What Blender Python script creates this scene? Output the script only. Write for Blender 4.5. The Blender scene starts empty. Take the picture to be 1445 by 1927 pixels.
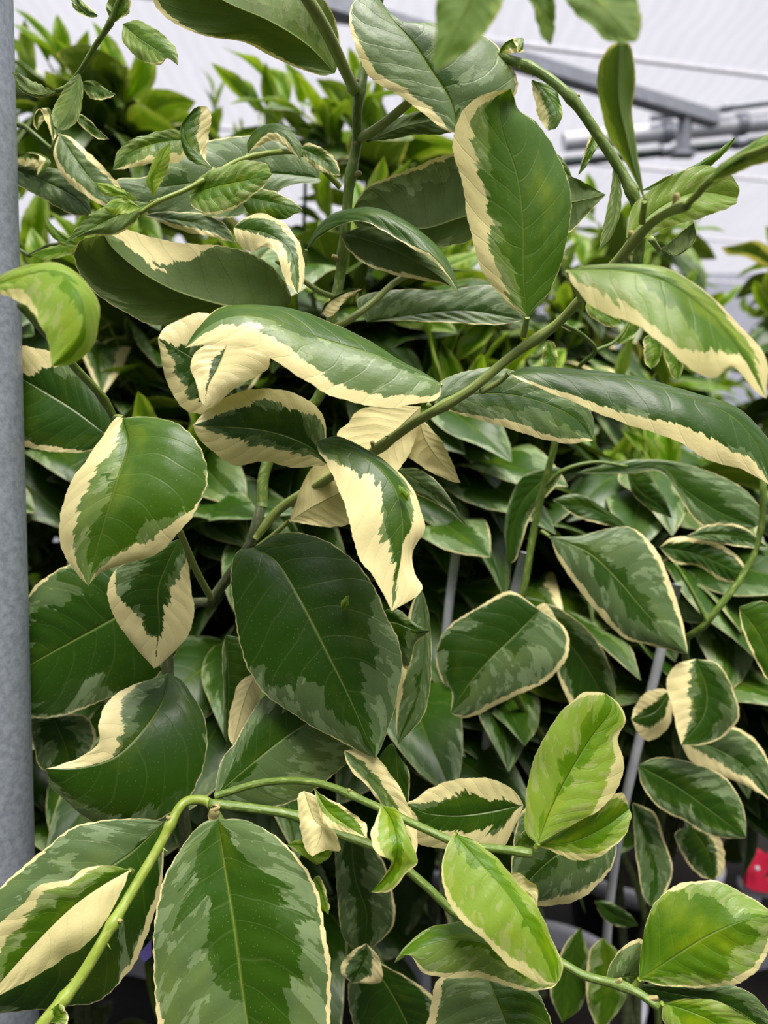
import bpy, math, random
from mathutils import Vector, Matrix, noise

# ------------------------------------------------------------------ camera, light, exposure
sc = bpy.context.scene
CAM_Z = 1.25
PITCH = math.radians(3.0)
FPX = 1402.0
camd = bpy.data.cameras.new('camera')
cam = bpy.data.objects.new('camera', camd)
sc.collection.objects.link(cam)
cam.location = (0, 0, CAM_Z)
cam.rotation_euler = (math.radians(90) - PITCH, 0, 0)
camd.sensor_fit = 'VERTICAL'
camd.sensor_height = 36.0
camd.lens = FPX / 1927.0 * 36.0
camd.clip_start = 0.02
camd.dof.use_dof = True
camd.dof.focus_distance = 0.39
camd.dof.aperture_fstop = 7.0
sc.camera = cam

sc.view_settings.view_transform = 'Standard'
sc.view_settings.look = 'None'
sc.view_settings.gamma = 1.0
sc.view_settings.use_curve_mapping = False
sc.view_settings.exposure = 0.0

world = bpy.data.worlds.new('world')
sc.world = world
world.use_nodes = True
wn = world.node_tree
wn.nodes.clear()
wo = wn.nodes.new('ShaderNodeOutputWorld')
wb = wn.nodes.new('ShaderNodeBackground')
wb.inputs['Strength'].default_value = 0.95
tc = wn.nodes.new('ShaderNodeTexCoord')
sx = wn.nodes.new('ShaderNodeSeparateXYZ')
cr = wn.nodes.new('ShaderNodeValToRGB')
wn.links.new(tc.outputs['Generated'], sx.inputs[0])
wn.links.new(sx.outputs['Z'], cr.inputs[0])
cr.color_ramp.elements[0].position = 0.0
cr.color_ramp.elements[0].color = (0.62, 0.63, 0.70, 1)
cr.color_ramp.elements[1].position = 0.9
cr.color_ramp.elements[1].color = (0.84, 0.85, 0.93, 1)
wn.links.new(cr.outputs[0], wb.inputs[0])
wn.links.new(wb.outputs[0], wo.inputs[0])

def sun(name, energy, angle, rx, rz, col):
    l = bpy.data.lights.new(name, 'SUN')
    l.energy = energy; l.angle = math.radians(angle); l.color = col
    o = bpy.data.objects.new(name, l)
    o.rotation_euler = (math.radians(rx), 0, math.radians(rz))
    sc.collection.objects.link(o)
sun('sun_through_film', 10.0, 34, 22, 18, (1.0, 0.955, 0.86))

CAMV = Vector((0, 0, CAM_Z))
CP, SP = math.cos(PITCH), math.sin(PITCH)
def P(px, py, d):
    """point at d centimetres in front of the lens along the sight line of (px, py)"""
    d = d / 100.0
    xc = (px - 722.5) / FPX * d
    yc = -(py - 963.5) / FPX * d
    return Vector((xc, yc * SP + d * CP, CAM_Z + yc * CP - d * SP))

# ------------------------------------------------------------------ node helpers
def lin(r, g, b):
    def f(c):
        c /= 255.0
        return c / 12.92 if c <= 0.04045 else ((c + 0.055) / 1.055) ** 2.4
    return (f(r), f(g), f(b), 1)

class NT:
    def __init__(s, name):
        s.m = bpy.data.materials.new(name); s.m.use_nodes = True
        s.t = s.m.node_tree; s.t.nodes.clear()
        s.out = s.t.nodes.new('ShaderNodeOutputMaterial')
    def n(s, typ, **kw):
        nd = s.t.nodes.new('ShaderNode' + typ)
        for k, v in kw.items():
            if k[0] == 'i': nd.inputs[int(k[1:])].default_value = v
            else: setattr(nd, k, v)
        return nd
    def l(s, a, b): s.t.links.new(a, b)
    def math(s, op, a, b=None, c=None, clamp=False):
        nd = s.n('Math', operation=op); nd.use_clamp = clamp
        for i, v in enumerate((a, b, c)):
            if v is None: continue
            if isinstance(v, (int, float)): nd.inputs[i].default_value = v
            else: s.l(v, nd.inputs[i])
        return nd.outputs[0]
    def mix(s, f, a, b, mode='MIX'):
        nd = s.n('Mix', data_type='RGBA', blend_type=mode)
        for i, v in ((0, f), (6, a), (7, b)):
            if isinstance(v, (int, float, tuple)): nd.inputs[i].default_value = v
            else: s.l(v, nd.inputs[i])
        return nd.outputs[2]
    def vec(s, x, y, z):
        nd = s.n('CombineXYZ')
        for i, v in enumerate((x, y, z)):
            if isinstance(v, (int, float)): nd.inputs[i].default_value = v
            else: s.l(v, nd.inputs[i])
        return nd.outputs[0]
    def noise(s, v, scale=1.0, detail=2.0, rough=0.5):
        nd = s.n('TexNoise'); s.l(v, nd.inputs['Vector'])
        nd.inputs['Scale'].default_value = scale; nd.inputs['Detail'].default_value = detail
        nd.inputs['Roughness'].default_value = rough
        return nd.outputs[0]

def leaf_material():
    N = NT('variegated_leaf')
    at = N.n('Attribute', attribute_name='pat')
    sp = N.n('SeparateColor'); N.l(at.outputs['Color'], sp.inputs[0])
    R, G, B = sp.outputs[0], sp.outputs[1], sp.outputs[2]
    uv = N.n('UVMap', uv_map='UVMap')
    su = N.n('SeparateXYZ'); N.l(uv.outputs[0], su.inputs[0])
    u, t = su.outputs[0], su.outputs[1]
    oi = N.n('ObjectInfo')
    seed = N.math('ADD', at.outputs['Alpha'], N.math('MULTIPLY', oi.outputs['Random'], 37.0))
    au = N.math('ABSOLUTE', u)
    sgn = N.math('SIGN', u)
    s_ = N.math('SUBTRACT', t, N.math('MULTIPLY', N.math('POWER', au, 1.3), 0.20))
    sd2 = N.math('ADD', N.math('MULTIPLY', seed, 5.3), N.math('MULTIPLY', sgn, 2.7))
    v1 = N.vec(N.math('MULTIPLY', s_, 26.0), N.math('MULTIPLY', au, 2.2), sd2)
    v2 = N.vec(N.math('MULTIPLY', s_, 7.0), N.math('MULTIPLY', au, 1.6), N.math('ADD', sd2, 11.0))
    n1 = N.math('SUBTRACT', N.noise(v1, 1, 4, .62), 0.5)
    n2 = N.math('SUBTRACT', N.noise(v2, 1, 1, .4), 0.5)
    wob = N.math('ADD', N.math('MULTIPLY', n1, 0.52), N.math('MULTIPLY', n2, 0.26))
    # sectors between lateral veins step the pattern
    sid = N.math('FLOOR', N.math('ADD', N.math('MULTIPLY', s_, 8.0), N.math('MULTIPLY', n2, 1.6)))
    wn1 = N.n('TexWhiteNoise', noise_dimensions='3D'); N.l(N.vec(sid, sd2, 1.0), wn1.inputs[0])
    wn2 = N.n('TexWhiteNoise', noise_dimensions='3D'); N.l(N.vec(sid, sd2, 9.0), wn2.inputs[0])
    sec1 = N.math('SUBTRACT', wn1.outputs[0], 0.5)
    sec2 = N.math('SUBTRACT', wn2.outputs[0], 0.5)
    wob = N.math('ADD', wob, N.math('MULTIPLY', sec1, 0.16))
    cream = N.math('MULTIPLY', N.math('ADD', N.math('ADD', R, wob), 0.0), 60.0, clamp=True)
    rim = N.math('MULTIPLY', N.math('SUBTRACT', au, N.math('SUBTRACT', 0.982, N.math('MULTIPLY', n1, 0.05))), 60.0, clamp=True)
    v3 = N.vec(N.math('MULTIPLY', s_, 22.0), N.math('MULTIPLY', au, 2.6), N.math('ADD', sd2, 31.0))
    v3b = N.vec(N.math('MULTIPLY', s_, 6.0), N.math('MULTIPLY', au, 1.5), N.math('ADD', sd2, 57.0))
    n3 = N.math('SUBTRACT', N.noise(v3, 1, 4, .62), 0.5)
    n3b = N.math('SUBTRACT', N.noise(v3b, 1, 1, .4), 0.5)
    dark = N.math('MULTIPLY', N.math('ADD', G, N.math('ADD', N.math('MULTIPLY', n3, 0.5), N.math('ADD', N.math('MULTIPLY', n3b, 0.6), N.math('MULTIPLY', sec2, 0.42)))), 60.0, clamp=True)
    v4 = N.vec(N.math('MULTIPLY', s_, 14.0), N.math('MULTIPLY', au, 2.4), N.math('ADD', sd2, 83.0))
    n4 = N.noise(v4, 1, 4, .6)
    pale = N.math('MULTIPLY', N.math('SUBTRACT', N.math('ADD', n4, N.math('MULTIPLY', au, 0.10)), 0.60), 60.0, clamp=True)
    # mature and young tones
    grey = N.mix(B, lin(90, 114, 68), lin(154, 188, 66))
    palec = N.mix(B, lin(124, 146, 102), lin(176, 194, 104))
    darkc = N.mix(B, lin(42, 76, 8), lin(104, 150, 8))
    creamc = N.mix(B, lin(243, 230, 168), lin(244, 235, 165))
    c = N.mix(pale, grey, palec)
    c = N.mix(dark, c, darkc)
    # yellow-green mottling
    v5 = N.vec(N.math('MULTIPLY', u, 1.6), N.math('MULTIPLY', t, 3.0), N.math('ADD', seed, 3.0))
    mt = N.math('MULTIPLY', N.math('SUBTRACT', N.noise(v5, 1, 3, .5), 0.52), 3.0, clamp=True)
    c = N.mix(N.math('MULTIPLY', mt, N.math('ADD', N.math('MULTIPLY', B, 0.72), 0.12)), c, lin(172, 190, 10))
    isc = N.math('MAXIMUM', cream, N.math('MULTIPLY', rim, 0.85))
    c = N.mix(isc, c, creamc)
    # veins and midrib
    ph = N.math('ADD', N.math('MULTIPLY', N.math('ADD', s_, N.math('MULTIPLY', sgn, 0.013)), 9.0), N.math('MULTIPLY', n2, 0.9))
    fr = N.math('ABSOLUTE', N.math('SUBTRACT', N.math('FRACT', ph), 0.5))
    vein = N.math('SUBTRACT', 1.0, N.math('MULTIPLY', fr, 20.0), clamp=True)
    mid = N.math('SUBTRACT', 1.0, N.math('MULTIPLY', au, N.math('ADD', 22.0, N.math('MULTIPLY', t, 30.0))), clamp=True)
    top = N.mix(N.math('MULTIPLY', mid, 0.7), c, lin(128, 150, 62))
    top = N.mix(N.math('MULTIPLY', vein, 0.09), top, lin(150, 170, 100))
    und = N.mix(0.38, c, lin(104, 118, 58))
    und = N.mix(isc, und, N.mix(0.2, creamc, lin(190, 180, 120)))
    und = N.mix(N.math('MULTIPLY', vein, 0.22), und, lin(40, 56, 16))
    und = N.mix(N.math('MULTIPLY', mid, 0.7), und, lin(140, 154, 84))
    geo = N.n('NewGeometry')
    bf = geo.outputs['Backfacing']
    col = N.mix(bf, top, und)
    # oil glands: tiny pale dots
    vo = N.n('TexVoronoi'); vo.inputs['Scale'].default_value = 1.0
    N.l(N.vec(N.math('MULTIPLY', u, 26.0), N.math('MULTIPLY', t, 62.0), seed), vo.inputs['Vector'])
    dots = N.math('MULTIPLY', N.math('SUBTRACT', 0.16, vo.outputs['Distance']), 12.0, clamp=True)
    col = N.mix(N.math('MULTIPLY', dots, 0.16), col, lin(200, 214, 150))
    # bump
    fine = N.noise(N.vec(N.math('MULTIPLY', u, 14.0), N.math('MULTIPLY', t, 36.0), seed), 1, 3, .6)
    wave = N.math('COSINE', N.math('MULTIPLY', ph, 6.2832))
    h = N.math('ADD', N.math('MULTIPLY', wave, N.math('MULTIPLY', au, 0.13)), N.math('MULTIPLY', fine, 0.22))
    h = N.math('ADD', h, N.math('MULTIPLY', dots, 0.08))
    h = N.math('SUBTRACT', h, N.math('MULTIPLY', mid, 0.8))
    h = N.math('SUBTRACT', h, N.math('MULTIPLY', vein, 0.12))
    bp = N.n('Bump'); bp.inputs['Strength'].default_value = 0.55; bp.inputs['Distance'].default_value = 0.0011
    N.l(h, bp.inputs['Height'])
    pb = N.n('BsdfPrincipled')
    N.l(col, pb.inputs['Base Color'])
    N.l(N.math('ADD', 0.38, N.math('MULTIPLY', bf, 0.28)), pb.inputs['Roughness'])
    pb.inputs['Specular IOR Level'].default_value = 0.42
    N.l(bp.outputs[0], pb.inputs['Normal'])
    tr = N.n('BsdfTranslucent')
    N.l(N.mix(1.0, col, (1.0, 1.0, 0.32, 1), 'MULTIPLY'), tr.inputs[0])
    mx = N.n('MixShader')
    N.l(N.math('ADD', 0.15, N.math('MULTIPLY', B, 0.33)), mx.inputs[0])
    N.l(pb.outputs[0], mx.inputs[1]); N.l(tr.outputs[0], mx.inputs[2])
    N.l(mx.outputs[0], N.out.inputs[0])
    return N.m

def stem_material(name, base, stripe, rough=0.45):
    N = NT(name)
    uv = N.n('UVMap', uv_map='UVMap')
    su = N.n('SeparateXYZ'); N.l(uv.outputs[0], su.inputs[0])
    n = N.noise(N.vec(N.math('MULTIPLY', su.outputs[0], 9.0), N.math('MULTIPLY', su.outputs[1], 14.0), 0), 1, 3, .6)
    f = N.math('MULTIPLY', N.math('SUBTRACT', n, 0.5), 6.0, clamp=True)
    c = N.mix(f, base, stripe)
    n2 = N.noise(N.vec(N.math('MULTIPLY', su.outputs[0], 4.0), N.math('MULTIPLY', su.outputs[1], 160.0), 5), 1, 3, .6)
    pb = N.n('BsdfPrincipled'); N.l(c, pb.inputs['Base Color'])
    pb.inputs['Roughness'].default_value = rough
    bp = N.n('Bump'); bp.inputs['Strength'].default_value = 0.4; bp.inputs['Distance'].default_value = 0.0004
    N.l(N.math('ADD', n, N.math('MULTIPLY', n2, .5)), bp.inputs['Height']); N.l(bp.outputs[0], pb.inputs['Normal'])
    N.l(pb.outputs[0], N.out.inputs[0])
    return N.m

def plain(name, a, b, scale, rough, metal=0.0, bump=0.2, dist=0.001, coords='Object', stretch=(1, 1, 1)):
    N = NT(name)
    tcn = N.n('TexCoord'); mp = N.n('Mapping'); mp.inputs['Scale'].default_value = stretch
    N.l(tcn.outputs[coords], mp.inputs[0])
    n = N.noise(mp.outputs[0], scale, 5, .65)
    c = N.mix(N.math('MULTIPLY', N.math('SUBTRACT', n, .35), 3.3, clamp=True), a, b)
    pb = N.n('BsdfPrincipled'); N.l(c, pb.inputs['Base Color'])
    pb.inputs['Roughness'].default_value = rough; pb.inputs['Metallic'].default_value = metal
    if bump:
        bp = N.n('Bump'); bp.inputs['Strength'].default_value = bump; bp.inputs['Distance'].default_value = dist
        N.l(n, bp.inputs['Height']); N.l(bp.outputs[0], pb.inputs['Normal'])
    N.l(pb.outputs[0], N.out.inputs[0])
    return N.m

M_LEAF = leaf_material()
M_STEM = stem_material('green_stem', lin(96, 122, 44), lin(142, 160, 84))
M_PALE = stem_material('pale_green_stalk', lin(140, 156, 80), lin(158, 170, 102))
M_YEL = stem_material('young_yellow_green_stem', lin(132, 152, 52), lin(160, 172, 88))
M_BARK = stem_material('grey_green_bark', lin(72, 84, 48), lin(110, 112, 78), .7)
M_NODE = plain('node_scar', lin(150, 146, 84), lin(176, 160, 110), 900, .7)

# ------------------------------------------------------------------ mesh helpers
WO = {}     # world origin of every object made here
def link(name, me, parent=None, origin=Vector((0, 0, 0))):
    o = bpy.data.objects.new(name, me)
    sc.collection.objects.link(o)
    WO[o.name] = origin.copy()
    if parent is not None:
        o.parent = parent
        o.location = origin - WO[parent.name]
    else:
        o.location = origin
    return o
def empty(name, loc, label, cat, group=None, kind=None):
    o = link(name, None, None, Vector(loc))
    return tag(o, label, cat, group, kind)
def tag(o, label=None, cat=None, group=None, kind=None):
    if label: o['label'] = label
    if cat: o['category'] = cat
    if group: o['group'] = group
    if kind: o['kind'] = kind
    return o

class MB:
    """collects faces with uv + pattern values, builds one mesh"""
    def __init__(s):
        s.v = []; s.f = []; s.uv = []; s.pat = []; s.mi = []
    def vert(s, co, uv=(0, 0), pat=(-1, -1, 0, 0)):
        s.v.append(Vector(co)); s.uv.append(uv); s.pat.append(pat)
        return len(s.v) - 1
    def face(s, idx, mi=0):
        s.f.append(tuple(idx)); s.mi.append(mi)
    def mesh(s, name, origin, mats, smooth=True):
        me = bpy.data.meshes.new(name)
        me.from_pydata([tuple(v - origin) for v in s.v], [], s.f)
        for m in mats: me.materials.append(m)
        ul = me.uv_layers.new(name='UVMap')
        li = [0] * len(me.loops); me.loops.foreach_get('vertex_index', li)
        flat = []
        for i in li: flat.extend(s.uv[i])
        ul.data.foreach_set('uv', flat)
        ca = me.color_attributes.new('pat', 'FLOAT_COLOR', 'POINT')
        flat = []
        for p in s.pat: flat.extend(p)
        ca.data.foreach_set('color', flat)
        me.polygons.foreach_set('use_smooth', [smooth] * len(me.polygons))
        me.polygons.foreach_set('material_index', s.mi)
        me.update()
        return me
    def obj(s, name, mats, parent=None, origin=None, smooth=True):
        if origin is None: origin = s.v[0].copy()
        return link(name, s.mesh(name, origin, mats, smooth), parent, origin)

def catmull(pts, n):
    """resample a polyline smoothly to n+1 points, by arc length"""
    pts = [Vector(p) for p in pts]
    if len(pts) == 2: pts = [pts[0], (pts[0] + pts[1]) / 2, pts[1]]
    ext = [pts[0] * 2 - pts[1]] + pts + [pts[-1] * 2 - pts[-2]]
    fine = []
    for i in range(1, len(ext) - 2):
        p0, p1, p2, p3 = ext[i - 1:i + 3]
        for k in range(8):
            t = k / 8.0
            fine.append(0.5 * ((2 * p1) + (p2 - p0) * t + (2 * p0 - 5 * p1 + 4 * p2 - p3) * t * t + (3 * p1 - p0 - 3 * p2 + p3) * t ** 3))
    fine.append(pts[-1])
    L = [0.0]
    for a, b in zip(fine, fine[1:]): L.append(L[-1] + max((b - a).length, 1e-7))
    out = []; j = 0
    for i in range(n + 1):
        d = L[-1] * i / n
        while j < len(L) - 2 and L[j + 1] < d: j += 1
        w = (d - L[j]) / (L[j + 1] - L[j])
        out.append(fine[j].lerp(fine[j + 1], min(max(w, 0), 1)))
    return out

def lerp_list(ls, t):
    if not isinstance(ls, (list, tuple)): return ls
    if len(ls) == 1: return ls[0]
    x = t * (len(ls) - 1); i = min(int(x), len(ls) - 2); w = x - i
    return ls[i] * (1 - w) + ls[i + 1] * w

def tube(mb, pts, r0, r1, sides=10, mi=0, n=None, nodes=(), pat=(-1, -1, 0, 0), cap=True, radii=None):
    n = n or max(4, (len(pts) - 1) * 6)
    c = catmull(pts, n)
    up = Vector((0.13, 0.31, 0.94))
    rings = []
    length = 0
    for i, p in enumerate(c):
        t = (c[min(i + 1, n)] - c[max(i - 1, 0)]).normalized()
        x = t.cross(up)
        if x.length < 1e-3: x = t.cross(Vector((1, 0, 0)))
        x.normalize(); y = x.cross(t)
        up = -y if False else up
        if i: length += (p - c[i - 1]).length
        f = i / n
        r = (r0 + (r1 - r0) * f) if radii is None else lerp_list(radii, f)
        for q in nodes:
            r *= 1 + 0.28 * math.exp(-((f - q) / 0.016) ** 2)
        ring = []
        for k in range(sides + 1):
            a = 2 * math.pi * k / sides
            ring.append(mb.vert(p + (x * math.cos(a) + y * math.sin(a)) * r, (k / sides, length * 10), pat))
        rings.append(ring)
    for a, b in zip(rings, rings[1:]):
        for k in range(sides):
            mb.face((a[k], a[k + 1], b[k + 1], b[k]), mi)
    if cap:
        for ring, p in ((rings[0], c[0]), (rings[-1], c[-1])):
            ci = mb.vert(p, (0, 0), pat)
            for k in range(sides): mb.face((ring[k], ring[k + 1], ci), mi)
    return c

def leaf_sheet(mb, Mp, Ap, Bp, n, m, toward, seed, ca, cb, da, db, lime, arch=0.07, quilt=0.0003, ser=0.022, mi=0):
    """a leaf blade between its midrib and its two margins (world curves). toward: direction that sees the upper face"""
    M = catmull(Mp, n)
    A = catmull([M[0]] + list(Ap) + [M[-1]], n)
    B = catmull([M[0]] + list(Bp) + [M[-1]], n)
    # common upper normal
    Ns = []
    tot = 0.0
    for i in range(n + 1):
        T = (M[min(i + 1, n)] - M[max(i - 1, 0)])
        W = B[i] - A[i]
        nn = T.cross(W)
        if nn.length < 1e-12: nn = Ns[-1] * 1e-4 if Ns else Vector((0, 0, 1e-4))
        Ns.append(nn)
    acc = Vector((0, 0, 0))
    for q in Ns: acc += q
    sg = 1.0 if acc.dot(toward) > 0 else -1.0
    Ns = [(q.normalized() * sg) for q in Ns]
    for E, sgn, cl, dl in ((A, -1, ca, da), (B, 1, cb, db)):
        rows = []
        for i in range(n + 1):
            t = i / n
            e = E[i] - M[i]
            w = e.length
            ed = e.normalized() if w > 1e-6 else Vector((0, 0, 0))
            row = []
            for j in range(m + 1):
                v = j / m
                p = M[i] + e * v
                s = t - 0.2 * v ** 1.3
                hgt = arch * w * 4 * v * (1 - v) * 0.8
                hgt += .45 * quilt * math.cos(2 * math.pi * (s * 9 + sgn * .12 + .35 * noise.noise(Vector((t * 5, v * 2, seed))))) * math.sin(math.pi * min(v * 1.15, 1)) * math.sin(math.pi * t)
                hgt += 0.003 * noise.noise(Vector((t * 4.5, v * 1.4 * sgn, seed * 3.1))) * v * math.sin(math.pi * t)
                p = p + Ns[i] * hgt
                if v > 0.8 and ser:
                    saw = ((t * 24 + 0.3 * noise.noise(Vector((t * 9, seed, sgn)))) % 1.0)
                    p = p - ed * (w * ser * saw * (v - .8) * 5) + ed * 0.0007 * noise.noise(Vector((t * 14, seed + 5, sgn * 3))) * (v - .8) * 5
                cw = lerp_list(cl, t)
                cf = (v - (1 - cw)) / min(1.0, max(.13, .13 + 2.0 * cw))
                df = lerp_list(dl, t) - v
                row.append(mb.vert(p, (sgn * v if v > 0 else sgn * 0.0005, t), (cf, df, lime, seed)))
            rows.append(row)
        # winding
        i = n // 2
        a, b, c_ = rows[i][m // 2], rows[i][m // 2 + 1], rows[i + 1][m // 2]
        fn = (mb.v[b] - mb.v[a]).cross(mb.v[c_] - mb.v[a])
        flip = fn.dot(Ns[i]) < 0
        for i in range(n):
            for j in range(m):
                q = (rows[i][j], rows[i][j + 1], rows[i + 1][j + 1], rows[i + 1][j])
                mb.face(q if not flip else q[::-1], mi)
    return M, Ns

def parse(s):
    out = []
    for w in s.split():
        q = w.split(',')
        out.append(tuple(float(x) for x in q))
    return out

SEED = [0]
def L(parent, mid, A, B, d, e=(0, 0), c=(0.12, 0.12), k=(0.5, 0.5), lime=0.0, under=False, pet=None,
      n=56, m=9, name='leaf', arch=0.07, quilt=0.0003, label=None, petr=1.5, seed=None):
    """hero leaf: midrib and margins by sight lines, d = depths (cm) base..tip, e = depth offset of margins (cm)"""
    SEED[0] += 1
    sd = seed if seed is not None else SEED[0] * 1.37
    mp = parse(mid); ap = parse(A); bp = parse(B)
    nm = len(mp)
    M = [P(p[0], p[1], p[2] if len(p) > 2 else lerp_list(d, i / (nm - 1))) for i, p in enumerate(mp)]
    def edge(q, off):
        r = []
        for i, p in enumerate(q):
            t = (i + 1) / (len(q) + 1)
            o = lerp_list(off, t) * (math.sin(math.pi * t) ** 0.6)
            r.append(P(p[0], p[1], lerp_list(d, t) + o + (p[2] if len(p) > 2 else 0)))
        return r
    cen = M[nm // 2]
    tow = (CAMV - cen).normalized() * (-1 if under else 1)
    mb = MB()
    leaf_sheet(mb, M, edge(ap, e[0]), edge(bp, e[1]), n, m, tow, sd, c[0], c[1], k[0], k[1], lime, arch, quilt)
    if pet:
        pp = [P(*q) for q in parse(pet)]
        tube(mb, [M[0] + (M[0] - M[1]) * 0.0] + pp, petr / 1000 * .8, petr / 1000, 8, 1)
    o = mb.obj(name, [M_LEAF, M_PALE if lime < .5 else M_YEL], parent, M[0])
    if label: o['label'] = label
    return o

def thorn(mb, p, dirv, ln=0.006, r=0.0009, mi=0):
    tube(mb, [p, p + dirv * ln * .5, p + dirv * ln], r, r * 0.08, 6, mi, n=4)

def S(parent, pts, r0, r1, name='branch', nodes=(), mat=None, thorns=(), sides=12, knob=()):
    """stem along sight lines 'x,y,depth ...', radii in mm; knobs: leaf scars at fractions"""
    pp = [P(*q) for q in parse(pts)] if isinstance(pts, str) else [Vector(p) for p in pts]
    mb = MB()
    c = tube(mb, pp, r0 / 1000, r1 / 1000, sides, 0, nodes=nodes, n=max(12, (len(pp) - 1) * 8))
    for f, dx, dy in thorns:
        q = c[int(f * (len(c) - 1))]
        thorn(mb, q, Vector((dx, -.3, dy)).normalized())
    for f, dx, dy in knob:
        q = c[int(f * (len(c) - 1))]
        dv = Vector((dx, -.4, dy)).normalized()
        tube(mb, [q, q + dv * r0 / 1000 * 1.1, q + dv * r0 / 1000 * 1.9], r0 / 1000 * .75, r0 / 1000 * .35, 7, 1, n=5)
    return mb.obj(name, [mat or M_STEM, M_NODE], parent, pp[0])
# ------------------------------------------------------------------ the setting
def struct(o): o['kind'] = 'structure'; return o

def film_material():
    N = NT('white_greenhouse_film')
    tcn = N.n('TexCoord'); mp = N.n('Mapping'); mp.inputs['Scale'].default_value = (1.0, 0.25, 1.0)
    N.l(tcn.outputs['Object'], mp.inputs[0])
    n = N.noise(mp.outputs[0], 3.0, 4, .6)
    wv = N.n('TexWave'); wv.inputs['Scale'].default_value = 3.0; wv.inputs['Distortion'].default_value = 4.0
    N.l(tcn.outputs['Object'], wv.inputs[0])
    f = N.math('ADD', N.math('MULTIPLY', N.math('SUBTRACT', n, .15), .9), N.math('MULTIPLY', wv.outputs[1], .2), clamp=True)
    col = N.mix(f, (0.66, 0.655, 0.70, 1), (0.84, 0.83, 0.865, 1))
    a = N.n('BsdfTransparent'); N.l(col, a.inputs[0])
    b = N.n('BsdfTranslucent'); N.l(col, b.inputs[0])
    mx = N.n('MixShader'); mx.inputs[0].default_value = 0.15
    N.l(a.outputs[0], mx.inputs[1]); N.l(b.outputs[0], mx.inputs[2]); N.l(mx.outputs[0], N.out.inputs[0])
    return N.m
M_FILM = film_material()
M_STEEL = plain('galvanised_steel', lin(140, 148, 158), lin(172, 180, 190), 260, .5, .25, .25, .0006)
M_STEEL2 = plain('weathered_roof_steel', lin(138, 142, 152), lin(160, 164, 174), 30, .55, .3, .1)
M_PIPEW = plain('white_painted_pipe', lin(214, 216, 226), lin(236, 236, 242), 8, .4, 0, 0)
M_PIPED = plain('dark_green_pipe', lin(52, 66, 68), lin(78, 90, 90), 12, .4, 0, 0)
M_POT = plain('grey_white_pot_plastic', lin(188, 188, 202), lin(206, 206, 218), 20, .45, 0, 0)
M_BLACK = plain('black_pot_plastic', lin(12, 12, 13), lin(22, 22, 24), 20, .5, 0, 0)
M_SOIL = plain('dark_potting_soil', lin(12, 9, 7), lin(30, 22, 17), 90, .95, 0, 1, .01)
M_RED = plain('red_plastic', lin(214, 30, 66), lin(228, 52, 86), 20, .35, 0, 0)
M_STAKE = plain('grey_plastic_stake', lin(178, 182, 188), lin(200, 202, 208), 60, .4, 0, .1)
M_PURP = plain('purple_plastic', lin(96, 84, 160), lin(116, 104, 180), 20, .4, 0, 0)
def floor_mat():
    N = NT('dark_ground_cloth')
    tcn = N.n('TexCoord')
    w = N.n('TexWave'); w.inputs['Scale'].default_value = 18.0; w.inputs['Distortion'].default_value = .3
    N.l(tcn.outputs['Object'], w.inputs[0])
    n = N.noise(tcn.outputs['Object'], 7, 4, .6)
    c = N.mix(w.outputs[1], lin(12, 9, 10), lin(30, 20, 20))
    c = N.mix(N.math('MULTIPLY', n, .5), c, lin(16, 13, 13))
    pb = N.n('BsdfPrincipled'); N.l(c, pb.inputs[0]); pb.inputs['Roughness'].default_value = .8
    N.l(pb.outputs[0], N.out.inputs[0]); return N.m

def quad(name, pts, mat, n=1):
    mb = MB()
    ids = [mb.vert(p, uv) for p, uv in zip(pts, ((0, 0), (1, 0), (1, 1), (0, 1)))]
    mb.face(ids)
    return struct(mb.obj(name, [mat], None, Vector(pts[0]), smooth=False))
def box(mb, lo, hi, mi=0):
    x0, y0, z0 = lo; x1, y1, z1 = hi
    c = [mb.vert(p) for p in ((x0, y0, z0), (x1, y0, z0), (x1, y1, z0), (x0, y1, z0), (x0, y0, z1), (x1, y0, z1), (x1, y1, z1), (x0, y1, z1))]
    for f in ((0, 3, 2, 1), (4, 5, 6, 7), (0, 1, 5, 4), (1, 2, 6, 5), (2, 3, 7, 6), (3, 0, 4, 7)): mb.face([c[i] for i in f], mi)
def beam(mb, a, b, w, h, mi=0, flange=0.25):
    """rectangular rolled section between two points with lips along its lower side"""
    a = Vector(a); b = Vector(b); t = (b - a).normalized(); x = t.cross(Vector((0, 0, 1))).normalized(); z = x.cross(t)
    prof = [(-w / 2, -h / 2), (w / 2, -h / 2), (w / 2, h / 2), (-w / 2, h / 2)]
    bev = w * .12; pr = []
    for sx_, sz_ in ((-1, -1), (1, -1), (1, 1), (-1, 1)):
        cx_, cz_ = sx_ * w / 2, sz_ * h / 2
        first, second = ((0, -sz_ * bev), (-sx_ * bev, 0)) if sx_ * sz_ > 0 else ((-sx_ * bev, 0), (0, -sz_ * bev))
        pr += [(cx_ + first[0], cz_ + first[1]), (cx_ + second[0], cz_ + second[1])]
    ra = [mb.vert(a + x * p + z * q) for p, q in pr]; rb = [mb.vert(b + x * p + z * q) for p, q in pr]
    k = len(pr)
    for i in range(k): mb.face((ra[i], ra[(i + 1) % k], rb[(i + 1) % k], rb[i]), mi)
    mb.face(ra[::-1], mi); mb.face(rb, mi)

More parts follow.
